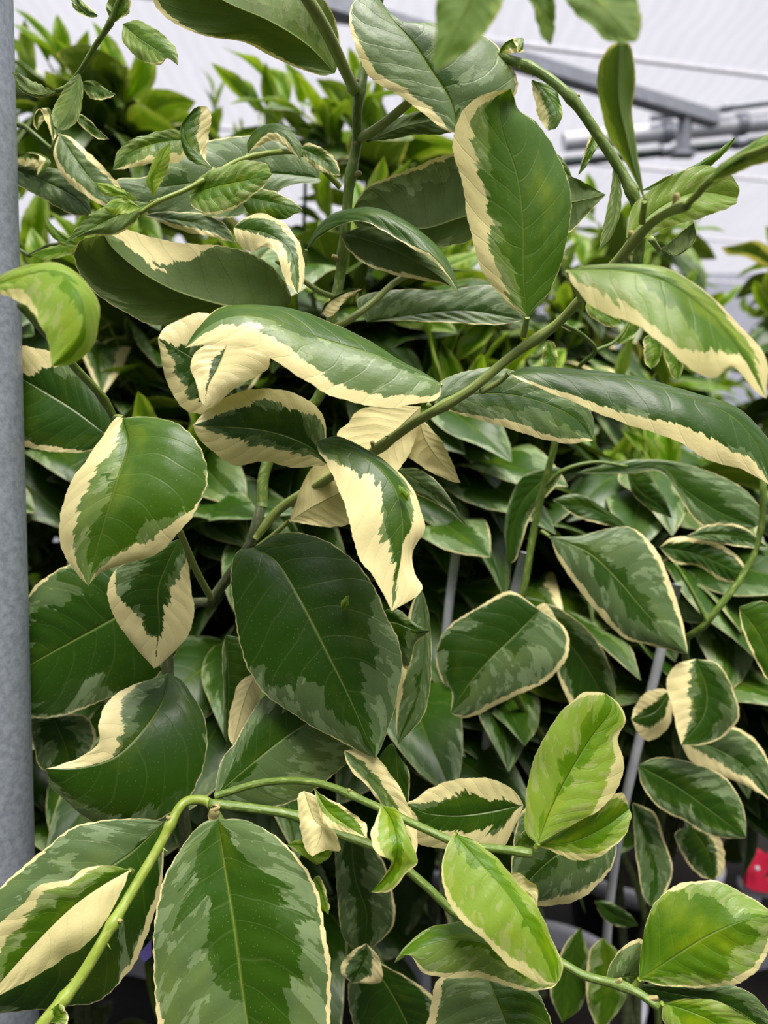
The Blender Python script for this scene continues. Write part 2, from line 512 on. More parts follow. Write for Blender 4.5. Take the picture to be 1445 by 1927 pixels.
ROOF = CAM_Z + 2.9
quad('floor', [(-9, -5, 0), (9, -5, 0), (9, 11, 0), (-9, 11, 0)], floor_mat())
quad('ceiling', [(-9, -5, ROOF), (9, -5, ROOF), (9, 11, ROOF), (-9, 11, ROOF)], M_FILM)
quad('wall_back', [(-9, 11, 0), (9, 11, 0), (9, 11, ROOF), (-9, 11, ROOF)], M_FILM)
M_WALL = plain('grey_green_light_block', lin(96, 104, 92), lin(118, 126, 112), 6, .9, 0, 0)  # unseen opaque walls, added to cut the light from behind and beside
quad('added_wall_front', [(9, -5, 0), (-9, -5, 0), (-9, -5, ROOF), (9, -5, ROOF)], M_WALL)
quad('added_wall_left', [(-9, -5, 0), (-9, 11, 0), (-9, 11, ROOF), (-9, -5, ROOF)], M_WALL)
quad('added_wall_right', [(9, 11, 0), (9, -5, 0), (9, -5, ROOF), (9, 11, ROOF)], M_WALL)
# thin glazing bars under the film
for i, yy in enumerate((2.2, 3.9, 5.6, 7.4, 9.2)):
    mb = MB(); beam(mb, (-9, yy - .9, ROOF - .03), (9, yy + 3.0, ROOF - .03), .03, .035)
    struct(mb.obj('trim_%d' % (i + 1), [M_PIPEW], None, smooth=False))

mb = MB(); pa, pb_ = P(560, -8, 318), P(1345, 230, 426)
dd = (pb_ - pa).normalized()
pb_.z = pa.z = (pa.z + pb_.z) / 2
beam(mb, pa - dd * 2.5, pb_, .07, .085)
truss = mb.obj('roof_beam', [M_STEEL2], None, pa, smooth=False)
tag(truss, 'long grey steel roof beam running across the top behind the leaves', 'beam')
mb = MB(); q = P(1290, 225, 418)
beam(mb, q + Vector((0, 0, .02)), q + Vector((-.012, .01, -.19)), .085, .06)
box(mb, q + Vector((-.07, -.04, -.2)), q + Vector((.05, .04, -.185)))
tag(mb.obj('pipe_bracket', [M_STEEL2], truss, q, smooth=False))
for name, a, b, r, m, lab in (
    ('irrigation_pipe', P(1060, 306, 450), P(1700, 236, 450), .028, M_PIPED, 'dark green water pipe crossing at the right under the roof beam end'),
    ('heating_pipe', P(1060, 268, 462), P(1700, 205, 462), .055, M_PIPEW, 'thick white heating pipe running just above the dark pipe'),
    ('conduit_pipe', P(1225, 222, 455), P(1700, 160, 455), .020, M_STEEL2, 'thin grey conduit pipe, topmost of the pipes at right')):
    mb = MB()
    tube(mb, [a, (a + b) / 2, b], r, r, 18, 0, n=12)
    o = mb.obj(name, [m], None, a)
    tag(o, lab, 'pipe')
    for f in (.3, .52, .8):
        mb = MB(); c = a.lerp(b, f); t = (b - a).normalized()
        tube(mb, [c - t * .03, c, c + t * .03], r * 1.25, r * 1.25, 16, 0, n=4)
        mb.obj('pipe_collar', [M_STEEL2], o, a)

# galvanised post at the left
mb = MB(); px_, py_ = -0.2427, 0.452
tube(mb, [(px_, py_, 0), (px_, py_, 1.3), (px_, py_, 2.4), (px_, py_, ROOF)], .023, .023, 40, 0, n=24)
post = mb.obj('metal_post', [M_STEEL], None, Vector((px_, py_, 0)))
tag(post, 'galvanised steel post standing upright along the left edge', 'post')
mb = MB(); tube(mb, [(px_, py_, 0), (px_, py_, .006), (px_, py_, .012)], .06, .05, 32, 0, n=4)
mb.obj('base_plate', [M_STEEL], post, Vector((px_, py_, 0)))

# ------------------------------------------------------------------ pots
def lathe(mb, cx, cy, prof, seg=48, mi=0):
    rings = []
    for r, z in prof:
        rings.append([mb.vert((cx + r * math.cos(2 * math.pi * k / seg), cy + r * math.sin(2 * math.pi * k / seg), z), (k / seg, z)) for k in range(seg)])
    for a, b in zip(rings, rings[1:]):
        for k in range(seg): mb.face((a[k], a[(k + 1) % seg], b[(k + 1) % seg], b[k]), mi)
    return rings
def pot(x, y, label, R=.185, H=.33):
    mb = MB()
    r = lathe(mb, x, y, [(R * .74, 0), (R * .76, .012), (R * .93, H - .045), (R * .94, H - .035), (R * .92, H - .035), (R * .9, H - .06)])
    mb.face(r[0][::-1])
    o = mb.obj('plant_pot', [M_BLACK], None, Vector((x, y, 0)))
    mb = MB()
    lathe(mb, x, y, [(R * .95, H - .04), (R * 1.0, H - .038), (R * 1.02, H - .004), (R * 1.01, H), (R * .93, H), (R * .91, H - .01), (R * .9, H - .05)])
    mb.obj('rim', [M_POT], o, Vector((x, y, H)))
    tag(o, label, 'pot', 'black nursery pots with pale rims')
    mb = MB()
    c0 = mb.vert((x, y, H - .03))
    rs = lathe(mb, x, y, [(R * .93, H - .045), (R * .5, H - .036), (R * .15, H - .03)], 36)
    for k in range(36): mb.face((rs[-1][k], rs[-1][(k + 1) % 36], c0))
    mb.obj('soil', [M_SOIL], o, Vector((x, y, H - .05)))
    return o

# ------------------------------------------------------------------ leaf library for the rows behind
def lib_leaf(name, length, width, droop, fold, cream, dark, lime, seed, wave=0.0, n=18, m=4):
    rnd = random.Random(seed * 7 + 1)
    M = []; A = []; B = []
    for i in range(7):
        t = i / 6
        y = length * t * (1 - .12 * droop * t); z = -droop * length * t * t * .55 + .12 * length * math.sin(math.pi * t) * .6
        x = wave * length * math.sin(math.pi * t * 1.2) * .25
        M.append(Vector((x, y, z)))
    for i in range(1, 6):
        t = i / 6
        w = width * .5 * (math.sin(math.pi * t ** .82) ** .8)
        wz = fold * w + .10 * length * wave * math.sin(t * 9 + seed)
        wz2 = fold * w + .10 * length * wave * math.sin(t * 8 + seed + 2)
        A.append(M[i] + Vector((-w, .0, wz))); B.append(M[i] + Vector((w, 0, wz2)))
    mb = MB()
    leaf_sheet(mb, M, A, B, n, m, Vector((0, 0, 1)), seed, cream, cream, dark, dark, lime, .10, .0003, .01)
    tube(mb, [M[0], M[0] + Vector((0, -.1 * length, -.02 * length)), M[0] + Vector((0, -.16 * length, -.07 * length))], .0011, .0013, 5, 1, n=3, cap=False)
    mats = [M_LEAF, M_PALE if lime < .5 else M_YEL]
    return (mb, mb.mesh(name, Vector((0, 0, 0)), mats))
LIB = {'dark': [], 'mature': [], 'cream': [], 'young': [], 'green': []}
for i in range(6):
    r_ = random.Random(i)
    LIB['dark'].append(lib_leaf('leaf', .12, .058, .45 + .15 * (i % 3), .12 if i % 2 else -.1, [-.3, -.3, -.1, -.2], [.9, 1.0, .8, .6], 0, 120 + i, .35))  # fill leaves kept dark and creamless, shade of the inner canopy put into colour
    LIB['mature'].append(lib_leaf('leaf', .115, .056, .35 + .15 * (i % 3), .12 if i % 2 else -.1, [-.1, .06, -.02, .1], [.6, .8, .5, .3], .05, 20 + i, .35))
    LIB['cream'].append(lib_leaf('leaf', .10, .046, .4 + .12 * (i % 3), .15, [.25, .5, .35, .6], [.3, .4, .2, .1], .1, 40 + i, .45))
    LIB['green'].append(lib_leaf('leaf', .095, .042, .1 + .12 * (i % 3), .25, [-.4, -.4, -.3], [.8, .6, .5], .65, 60 + i, .25))
    LIB['young'].append(lib_leaf('leaf', .062, .022, -.1 + .15 * (i % 3), .45, [-.3, -.2, -.2], [.6, .5, .4], 1.0, 80 + i, .25))

def add_transformed(dst, src, mat4, off=0):
    base = len(dst.v)
    for v in src.v: dst.v.append(mat4 @ v)
    dst.uv.extend(src.uv)
    dst.pat.extend([(p[0], p[1], p[2], p[3] + off) for p in src.pat])
    dst.f.extend([tuple(i + base for i in f) for f in src.f]); dst.mi.extend(src.mi)

def grow(root, base, zlo, ztop, R, seed, mix, ntwig=24, per=8, keep=90, flat=1.0, lime_top=.25, ymin=None, crown=None, size=1.2):
    """stems, twigs and leaves of one potted citrus; the leaves nearest the lens are sub-parts, the rest one foliage part"""
    rnd = random.Random(seed)
    bz_ = base[2]; b0 = Vector(base)
    bx_, by_ = (crown or base)[:2]
    stems = []
    ns = 3
    for k in range(ns):
        a = rnd.uniform(0, 6.28)
        tip = Vector((bx_ + R * .45 * math.cos(a), by_ + R * .45 * math.sin(a) * flat, ztop - rnd.uniform(.02, .2)))
        p1 = Vector((bx_ + rnd.uniform(-.02, .02), by_, bz_ + (ztop - bz_) * .3))
        pts = [b0 + Vector((.004 * k, 0, 0)), p1, p1.lerp(tip, .5) + Vector((rnd.uniform(-.04, .04), rnd.uniform(-.03, .03), 0)), tip]
        mb = MB(); c = tube(mb, pts, .0075, .0028, 8, 0, n=22)
        o = mb.obj('stem', [M_BARK], root, pts[0]); stems.append((o, c))
    cand = []
    for i in range(ntwig):
        so, c = stems[i % ns]
        f = rnd.uniform(.0, 1.0) ** .8
        zt = zlo + (ztop - zlo) * f
        # nearest stem point lower than the target
        j = min(range(len(c)), key=lambda q: abs(c[q].z - (zt - .10)))
        a = rnd.uniform(0, 6.28)
        rr = R * rnd.uniform(.5, 1.0) * math.sqrt(max(.15, 1 - max(0, f - .55) * 1.6))
        tgt = Vector((bx_ + rr * math.cos(a), by_ + rr * math.sin(a) * flat, zt))
        if ymin and tgt.y < ymin: tgt.y = ymin + rnd.uniform(0, .05)
        p0 = c[j]
        midp = p0.lerp(tgt, .5) + Vector((0, 0, rnd.uniform(-.02, .03)))
        mb = MB(); tc_ = tube(mb, [p0, midp, tgt], .0026, .0013, 6, 0, n=10)
        tw = mb.obj('twig', [M_STEM if f < .8 else M_YEL], so, p0)
        for q in range(per):
            g = .25 + .75 * q / (per - 1)
            pnt = tc_[min(10, int(g * 10))]
            tdir = (tc_[min(10, int(g * 10) + 1)] - tc_[max(0, int(g * 10) - 1)]).normalized()
            az = q * 2.4 + seed
            out = Vector((math.cos(az), math.sin(az), 0)) * 1.0
            rad = Vector((pnt.x - bx_, pnt.y - by_, 0)); rad = rad.normalized() if rad.length > 1e-4 else out
            young = (f > .72 and q >= per - 3) or rnd.random() < .04
            if young: dr = (tdir * .8 + out * .6 + Vector((0, 0, .7))).normalized(); st = 'young'
            else:
                dr = (tdir * .35 + out * .8 + rad * .6 + Vector((0, 0, rnd.uniform(-.75, .25)))).normalized()
                st = rnd.choices(list(mix.keys()), list(mix.values()))[0]
            upv = (Vector((0, 0, 1)) + rad * .5 + Vector((rnd.uniform(-.6, .6), rnd.uniform(-.6, .6), 0)))
            x = dr.cross(upv).normalized(); z = x.cross(dr)
            sc_ = rnd.uniform(.75, 1.15) * size
            mt = Matrix((x, dr, z)).transposed().to_4x4()
            mt = Matrix.Translation(pnt + dr * .012) @ mt @ Matrix.Scale(sc_, 4)
            cand.append(((pnt - CAMV).length + rnd.uniform(0, .03), mt, st, rnd.randrange(6), tw, pnt + dr * .012))
    cand.sort(key=lambda q: q[0])
    for d_, mt, st, k, tw, org in cand[:keep]:
        o = bpy.data.objects.new('leaf', LIB[st][k][1]); sc.collection.objects.link(o)
        o.parent = tw
        loc, rot, scl = mt.decompose()
        o.location = loc - WO[tw.name]; o.rotation_mode = 'QUATERNION'; o.rotation_quaternion = rot; o.scale = scl
    if len(cand) > keep:
        mb = MB()
        for d_, mt, st, k, tw, org in cand[keep:]: add_transformed(mb, LIB[st][k][0], mt, rnd.uniform(0, 30))
        o = mb.obj('foliage', [M_LEAF, M_PALE], root, Vector(base))
        o['kind'] = 'stuff'
# ------------------------------------------------------------------ the citrus in front: T1
pot(-.03, .47, 'pale-rimmed black pot in front, carrying the citrus with the upright main stem', R=.17)
T1 = empty('citrus_tree', (-.03, .47, .30), 'variegated citrus with ribbed upright main stem and long diagonal branch', 'citrus tree')
base = Vector((-.03, .47, .30))
trunk = S(T1, [base, Vector((-.09, .48, .7)), P(315, 1262, 47), P(400, 1130, 47), P(478, 1012, 46), P(492, 950, 46)], 5.5, 3.4, 'trunk', mat=M_BARK, nodes=(.82,), knob=((.9, .6, .3), (.8, .5, -.2)))
main = S(T1, '492,955,46 500,880,46.5 545,800,47 603,740,47 622,610,46 640,520,46 650,430,45 657,350,44.5 671,270,44 673,200,43 688,115,43 703,50,42 725,-70,41', 3.6, 2.7, 'stem', nodes=(.52, .66, .80), knob=((.52, -.8, .2), (.66, .8, .1), (.8, -.7, .2)))
diag = S(T1, '478,1012,46 530,955,46 610,905,44.5 695,855,41 780,795,39.5 880,737,38.5 960,672,38 1045,612,37 1090,565,36 1160,492,34.5 1212,432,33 1250,402,31.5 1292,384,30', 3.0, 2.1, 'branch', nodes=(.37, .5, .68, .88, .99), mat=M_PALE, knob=((.36, -.3, .6), (.5, .5, .3), (.88, -.2, .7), (.985, -.2, .8)), thorns=((.40, -.9, .1),))
arch_b = S(T1, '700,58,42 760,66,42.5 850,84,42.5 945,108,42 1015,136,41 1075,185,40 1130,262,40 1170,325,40 1198,385,40 1205,440,41 1196,520,42', 2.3, 3.0, 'branch', nodes=(.4, .55, .8), knob=((.38, 0, -.8), (.55, .9, .2), (.8, .9, .1)), thorns=((.42, 0, -1),))
shoot_l = S(T1, '640,352,44.5 600,312,43.5 565,288,42 515,287,40 450,302,39 400,330,38 350,357,37.5 300,378,37 262,402,37', 1.7, 1.1, 'branch', mat=M_YEL, nodes=(.25, .5, .75))
up_l = S(T1, '668,172,43 652,138,40.5 620,70,37.3 585,8,35.5 540,-60,35', 3.1, 3.0, 'branch', mat=M_PALE, nodes=(.06,), knob=((.05, .3, .6),))
hang = S(T1, '540,-60,35 430,-130,38 300,-90,39 235,-20,39.5 208,42,40 180,85,40.5 152,132,41 128,162,41.5 105,172,41.5', 2.2, 1.3, 'branch', nodes=(.62, .75))
left_s = S(T1, [P(400, 1130, 47), P(370, 1075, 44), P(338, 1000, 40), P(310, 940, 38.5)], 2.2, 1.7, 'branch', mat=M_PALE, knob=((.02, .4, .3),))
left_b = S(T1, [P(315, 1262, 47), P(250, 1150, 50), P(262, 960, 47), P(214, 786, 39.5), P(140, 690, 36), P(78, 618, 33), P(40, 575, 31)], 2.6, 1.8, 'branch', nodes=(.5, .75))
right_p = S(T1, '675,262,44 700,248,43 735,222,42.5 775,188,42', 3.0, 2.4, 'stalk', mat=M_PALE, knob=((.03, -.3, -.6),))
mid_p = S(T1, '622,620,46 660,600,46 700,570,46.5 745,530,47 790,508,47', 2.4, 1.8, 'stalk', mat=M_PALE)
mid_q = S(T1, '632,560,46 600,548,45 560,520,44 520,490,43', 1.8, 1.4, 'stalk', mat=M_PALE)
near_top = S(T1, '1292,384,30 1312,366,29.5 1330,345,29 1390,300,27.5 1470,262,26 1560,150,25 1560,-60,24 1400,-160,23.5 1100,-170,23 900,-130,22.5', 1.5, 1.3, 'branch', mat=M_YEL)

# the large front leaves -------------------------------------------------------
L(diag, '830,722 770,692 700,665 600,635 520,604 450,594 395,612 348,655',
  '800,703 760,683 690,640 620,603 540,578 450,573 405,583 370,620',
  '824,750 780,762 720,768 640,750 570,714 510,676 460,655 405,650', (37.5, 36), e=(1.8, [-.6, -.9, -.4]),
  c=([.02, .02, .05, .1], [.12, .16, .22, .28, .34, .62, .75, .6]), k=([1.3, 1.4, 1.5, 1.0], [.0, .05, .0, -.2]), lime=.12, pet='812,757,38.5', arch=.10)
L(diag, '992,597 985,520 984,420 973,330 948,255 940,195 962,166',
  '955,572 905,505 880,420 868,345 850,285 862,222 890,188 930,172',
  '1040,540 1068,450 1075,370 1050,290 1012,232 978,208 968,185', (36.5, 36, 35), e=([.3, -.3, -.6], [.5, 1.2, .8]),
  c=([.24, .3, .34, .34, .34, .3, .5], [-.3, -.3, -.3, -.2, -.1, .1]), k=([.2, .3, .55, .6, .5, .3], [1.1, 1.3, 1.3, 1.2, 1.0]), lime=.3, pet='985,632,37.5', petr=1.7)
L(right_p, '862,252 848,190 810,130 776,78 738,35 700,-20',
  '830,240 760,187 700,150 668,92 655,42 662,8 685,-18',
  '905,222 966,188 970,142 928,76 880,50 825,42 785,58 745,38', (41.5, 41, 41), e=([-.3, -.5, -.3], [.6, 1, .6]),
  c=([.3, .35, .18, .1, .05, .02], [.12, .02, 0, 0]), k=([-.2, -.2, -.1, .0, -.1], [.1, .2, .15, 0]), lime=.04, arch=.10)
L(up_l, '630,138 580,86 510,41 430,6 350,-40',
  '602,141 552,126 500,100 450,77 380,68 320,40 286,0 300,-40',
  '640,95 628,30 590,-20 520,-60 430,-75', (40.5, 38, 37), e=(.3, .8), under=True,
  c=([.05, .12, .06, .10, .02], [.05, .05]), k=([.6, .9, .9, .9], [.4, .3]), lime=.3)
L(right_p, '688,268 760,238 830,226 880,225', '740,225 800,205 850,200', '730,262 790,252 850,250', (43.5, 45), under=True, k=([1.2], [1.2]), c=([-.3], [.0]), lime=.1)
# olive underside, upper left
L(main, '540,585 480,582 430,577 340,551 270,515 215,470 195,442',
  '548,555 525,512 485,482 420,462 335,456 262,438 230,431 205,433',
  '520,592 440,598 360,606 290,613 235,588 178,552 148,515 138,480 150,452', (45, 43, 41), e=([.3, .5, .8], [.6, .4, .2]), under=True,
  c=([-.4, -.4, -.3, -.1, .35, .75, .45, .05], [-.2, -.1, -.05, .02, .02]), k=([1.2, 1.2, 1.0, .8, .3], [.9, .9, .9, .9]), lime=.12)
L(main, '905,398 860,412 800,430 730,428 662,412',
  '880,290 850,290 790,309 730,334 688,355 664,392',
  '890,450 820,468 750,478 690,450', (44, 46), e=(.4, .4), under=True, c=([0, .08, .06, .05], [0]), k=([.9, .9, .8], [.8]), lime=.1)
L(main, '576,470 600,432 640,404 700,396 750,420 800,455 840,500 864,552',
  '584,450 605,418 645,396 705,392 765,412 815,455 850,505',
  '600,447 640,424 680,418 735,442 780,470 815,492 845,522', (44, 42, 41), e=(1.0, -.3), c=([-.3], [.0, .02, .06, .2, .2]), k=([1.4], [1.4, 1.4, 1.3, .9]), lime=.12, arch=.12, pet='572,500,44.5')
L(main, '640,440 700,455 760,480 820,515 864,553', '700,425 760,455 815,490 850,525', '655,470 690,500 750,520 800,527 845,538', (44, 42), under=True,
  c=([0], [.05, .1, .3, .6]), k=([1], [.9]), lime=.1)
# folded cream leaf near (500,450)
L(shoot_l, '440,428 470,432 505,440 540,462 555,500 560,553', '445,455 472,474 498,462 520,480 535,525', '462,408 500,402 545,432 570,480 572,530', (39.5, 38), e=(-.2, .3),
  c=([.7, .8, .8, .6, .5], [.2, .3, .4, .6, .8]), k=([.3, .1], [.5, .4, .3]), lime=.15, quilt=.0005)
# H10 blurred front right leaf
L(diag, '1068,508 1160,508 1250,528 1330,585 1385,650 1442,750',
  '1110,498 1180,494 1260,505 1325,550 1385,605 1440,668',
  '1080,540 1130,588 1190,611 1240,650 1290,690 1340,712 1380,692 1420,735', (31, 29.5, 29), e=(.4, [-.2, -.9, -.6]),
  c=([0, .0, .05, .4, .8], [.3, .35, .3, .12, .12, .5, .95, 1]), k=([.2, .3, .3, .2], [-.3, -.2, .2, .5, .5, 0]), lime=.6, pet='1085,545,33 1092,563,35.5', arch=.1)
# H11 long leaf at the right
L(diag, '957,703 1010,696 1085,702 1165,712 1240,730 1310,752 1380,785 1432,850 1452,925',
  '1000,689 1080,694 1165,704 1240,719 1310,739 1382,761 1425,800 1455,850',
  '975,713 1050,745 1120,775 1200,805 1270,830 1330,866 1390,882 1440,908', (37.5, 36, 35), e=(.7, [-.5, -.9, -.5]),
  c=([-.2], [.12, .1, .16, .18, .22, .34, .36, .4]), k=([1.1], [.7, .8, 1.0, .9, .7, .4, .2]), lime=.03, pet='935,722,38 905,738,38.5', petr=1.6, arch=.12, quilt=.0006)
L(diag, '812,752 880,742 960,742 1035,762 1085,790 1116,828',
  '828,717 880,697 950,692 1030,721 1090,744 1117,792',
  '842,770 900,790 960,808 1030,828 1070,836 1106,830', (42, 43), e=(.5, -.3), c=([-.1], [.10, .12, .16, .14, .25]), k=([.0, .1, .2], [.5, .3, .5, .2]), lime=.04, quilt=.0006, pet='806,764,40')
# H13 cream and green
L(trunk, '612,872 585,842 530,818 470,806 410,803 363,800',
  '613,800 595,765 550,738 490,730 430,744 385,775',
  '605,877 545,880 500,868 440,876 400,850 372,822', (41, 39.5), e=(.2, -.1), c=([.1, .1, .35, .35, .55, .8], [.6, .55, .5, .65, .8, .95]), k=([.3, .5, .8, .6, 0], [.0, .2, .4, .0]), lime=.05)
# H14 twisting leaf in the middle
L(diag, '597,830 640,842 700,868 742,918 757,980 755,1045 745,1100 737,1150',
  '600,852 620,882 640,930 658,980 670,1040 700,1085 722,1122',
  '640,822 690,846 740,880 777,920 792,960 800,998 778,1040 780,1078 795,1112', (38.5, 36.5, 35.5), e=([.2, -.3, -.2], [.3, .9, .2]),
  c=([-.1, .2, .6, .7, .62, .62, .75, .9], [-.2, -.1, .0, .25, .4, .9, 1, .9]), k=([1.2, .6, .5, .4, .2, .2, 0], [1.2, 1, .7, .6, .3, -.3]), lime=.12, pet='620,850,41 690,858,41.5', arch=.05)
# cream leaves behind the diagonal branch
L(diag, '792,765 755,800 712,842 690,885', '742,762 682,768 650,798 632,820 645,860', '790,800 776,842 760,872 738,892', (43, 42.5), e=(.2, .2), c=([1.3, 1.3, 1.2, 1.0], [1.3]), k=([-.5, -.5, -.3, .2], [-.5]), under=True)
L(diag, '786,778 800,826 828,868 867,909', '752,800 758,850 800,882 838,902', '806,800 830,828 852,872', (43.5, 44), c=([1.3], [1.3]), k=([-.5], [-.5]), under=True, seed=7.3)
L(trunk, '545,980 590,952 640,927 692,905', '558,940 572,902 592,876 622,872 665,880', '572,986 620,992 662,985 690,945', (45, 44), c=([1.3], [1.3]), k=([-.5], [-.5]), under=True, pet='510,1010,45.5 482,1032,46', petr=1.7)
L(diag, '745,882 790,908 842,950 882,995', '785,882 825,908 858,955', '757,918 800,938 845,962', (45.5, 46), c=([.0, .1], [.1, .12]), k=([.0], [.1]))
# cream pair left of the centre
L(main, '420,735 400,702 360,672 297,637', '455,640 420,600 375,588 335,602 308,618', '400,775 370,780 340,765 312,715 302,668', (44, 42.5), c=([.3, .3, .6, .9, .9], [.1, .25, .5, .9]), k=([.4, .2, .4, .1], [.9, .8, .3, .3]), seed=3.1)
L(main, '430,640 410,690 392,725 385,763', '380,655 358,682 368,720 376,750', '500,650 508,690 488,706 440,735 402,766', (40.5, 39), c=([1.1, .8, .9, 1], [1.3, 1.2, 1.1]), k=([.3, .5, .6, .3], [.15, .2, .1]), seed=4.4)
# H3
L(left_b, '232,787 241,840 222,900 200,970 180,1040 166,1102',
  '216,788 170,850 126,920 110,990 120,1045 150,1086',
  '280,783 345,802 387,862 386,920 362,972 300,1040 240,1060 192,1076', (38, 36, 35.5), e=([0, .4, .4], [.2, .1, .6]),
  c=([.55, .6, .5, .42, .4, .3], [-.3, -.3, -.2, .12, .42, .6]), k=([.1, .3, .0, .0, .2], [.5, 1.0, 1.1, .8, .5, -.1]), lime=.25, pet='222,784,38.5 214,787,39.5', arch=.12, quilt=.0005, seed=2.2)
# H4 yellow-green by the post
L(left_b, '-30,545 40,520 100,512 145,545 158,590 145,640 97,690',
  '10,515 60,499 108,491 158,522 186,572 184,625 168,662 135,686',
  '10,556 48,576 73,605 90,640 95,668', (31, 29, 28.5), e=([.3, 1.2, .8], [.2, -.2, .1]), c=([-.4], [.08, .3, .0, -.2]), k=([.1, .3, .2, .6], [.1, .2, .4]), lime=1.0, arch=.1, label=None)
# H85 dark left leaf
L(left_b, '205,822 140,772 85,738 10,695', '212,782 168,722 120,670 70,655 10,650', '165,850 110,852 70,846 30,825', (46, 47), c=([-.2, -.1, .1, .7, .9], [.0, .12, .16, .2]), k=([1.1, 1, .7, .3], [.9, 1.0, 1.0]), seed=1.9)
# H17
L(left_s, '337,1014 315,1060 298,1110 300,1180 290,1258', '275,1038 218,1072 202,1112 216,1162 242,1202 275,1242', '352,1050 359,1100 366,1150 356,1192 332,1222 302,1250',
  (42, 41.5), c=([-.3, -.2, .05, .5, .9, 1], [-.4, .2, .7, .85, 1, 1]), k=([.9, .8, .7, .6, .2, 0], [1, .4, .3, .2, 0]), lime=.02, seed=9.1)
# H18
L(trunk, '332,1112 250,1145 170,1188 100,1226 20,1272', '290,1068 200,1058 120,1065 60,1110 20,1180', '335,1222 282,1285 212,1312 142,1340 72,1352 32,1320', (47, 47), e=(.3, .4),
  c=([-.1, 0, .05, .1], [-.3, -.1, .03, .08]), k=([.7, .8, .4], [1.2, 1.1, .6, .9]), quilt=.0009, seed=12.7)
# H19 folded leaf
L(trunk, '318,1266 305,1320 268,1375 215,1425 150,1445 86,1447', '292,1275 250,1288 205,1316 184,1360 186,1396 150,1425 112,1440', '352,1290 389,1362 385,1440 350,1510 280,1552 212,1562 160,1540 118,1502 95,1480',
  (45, 41, 40), e=([.3, 0, .2], [.4, .5, .3]), c=([-.1, .05, .3, .9, 1, .8], [-.4, -.3, -.3, -.1]), k=([.5, .3, -.2, -.3], [1.3, 1.2, 1.0, .6, .7]), lime=.02, seed=15.2, arch=.1)
L(trunk, '100,1350 118,1390 135,1440', '55,1355 60,1400 82,1448', '160,1345 182,1385 160,1430', (49, 49), k=([.5], [.5]), c=([.05], [.1]))
# H2
L(trunk, '478,1030 522,1058 566,1130 612,1220 660,1318 706,1426',
  '442,1042 434,1100 450,1208 488,1298 560,1352 638,1394 688,1420',
  '530,1002 618,1018 690,1080 730,1160 758,1232 746,1322 720,1400', (43.5, 41.5, 40.5), e=([.2, .5, .3], [.2, .3, .2]),
  c=([-.3, -.3, -.3, -.05, .04, .05], [-.3, -.3, -.25, -.1, .0, .04]), k=([1.6, 1.6, 1.5, .75, .45, .3, 0], [1.6, 1.6, 1.5, .9, .45, .35, .3]), lime=0, quilt=.0007, seed=21.3)

# ------------------------------------------------------------------ T2: low citrus with the node at (405,1530)
T2 = empty('citrus_tree', (-.03, .455, .30), 'variegated citrus low in front, its big oval leaf hanging at the bottom', 'citrus tree')
b2 = Vector((-.03, .455, .30))
st2 = S(T2, [b2, Vector((.0, .45, .6)), P(480, 1760, 43), P(440, 1600, 41), P(405, 1528, 40)], 4, 2.6, 'stem', mat=M_STEM)
n1b = S(T2, '405,1528,40 392,1510,40.5 370,1505,40.5 340,1517,40 300,1592,39 240,1692,37.5 210,1742,36.5 150,1842,35.5 82,1925,34.5 20,2010,34', 2.5, 3.0, 'branch', mat=M_YEL,
        nodes=(.22, .55, .78), thorns=((.60, .6, -.6), (.72, -.9, -.2), (.3, .7, -.3)), knob=((.22, -.3, .6), (.55, .8, .2)))
sh2 = S(T2, '392,1512,40 480,1522,40.5 560,1536,40.5 640,1570,40.5 720,1602,40 800,1666,39.5 865,1725,39 960,1770,38.5 1055,1812,37 1100,1836,36.5 1160,1852,36 1200,1868,35.5 1240,1896,35', 2.6, 2.0, 'branch',
        nodes=(.2, .62, .8, .93), knob=((.92, .4, .7), (.985, .7, .5)))
sh3 = S(T2, '405,1498,41 500,1472,41 600,1474,40 700,1514,38.5 800,1560,37 870,1590,36.5 935,1597,36 1002,1606,35.5', 2.0, 2.0, 'branch', nodes=(.45, .6, .97), knob=((.97, .6, -.5), (.45, 0, .8)))
nd = MB(); tube(nd, [P(402, 1536, 39.8), P(404, 1524, 39.6), P(408, 1516, 39.8)], .0032, .0022, 8, 0, n=5)
nd.obj('bud_scar', [M_NODE], st2)
L(st2, '410,1541 425,1640 441,1740 455,1850 470,1960 480,2080',
  '380,1549 330,1610 296,1690 284,1780 288,1870 310,1970 370,2050',
  '470,1544 540,1590 592,1660 616,1760 625,1860 610,1970 550,2050', (39.5, 37.5, 36.5), e=([.1, .3, .3], [.1, .3, .3]),
  c=([.0, .02, .03, .05, .1, .05], [.0, .02, .05, .04, .05]), k=([.3, .5, .55, -.1, -.2, .0], [.5, .6, .7, .75, .7, .6, .5]), lime=.05, quilt=.0009, seed=31.4, n=72, m=12)
L(st2, '405,1497 470,1440 540,1385 600,1350 680,1318', '412,1440 440,1398 480,1330 522,1290 600,1270', '450,1518 512,1520 572,1500 622,1464 666,1414', (42, 44), e=(.3, .3),
  c=([.06, .02, 0, 0], [.02, .02, .03]), k=([-.1, .7, .6, .4], [.3, .1, -.2]), lime=.02, seed=33.2)
L(st2, '486,1262 462,1310 438,1402', '450,1285 432,1340 430,1385', '492,1292 480,1345 455,1392', (45, 44), c=([1.2], [1.2]), k=([-.5], [-.5]), under=True)
L(st2, '425,1195 430,1280 428,1400', '418,1230 420,1330 420,1380', '480,1210 500,1270 470,1350', (47, 46.5), c=([.1], [.0]), k=([.5], [.8]))
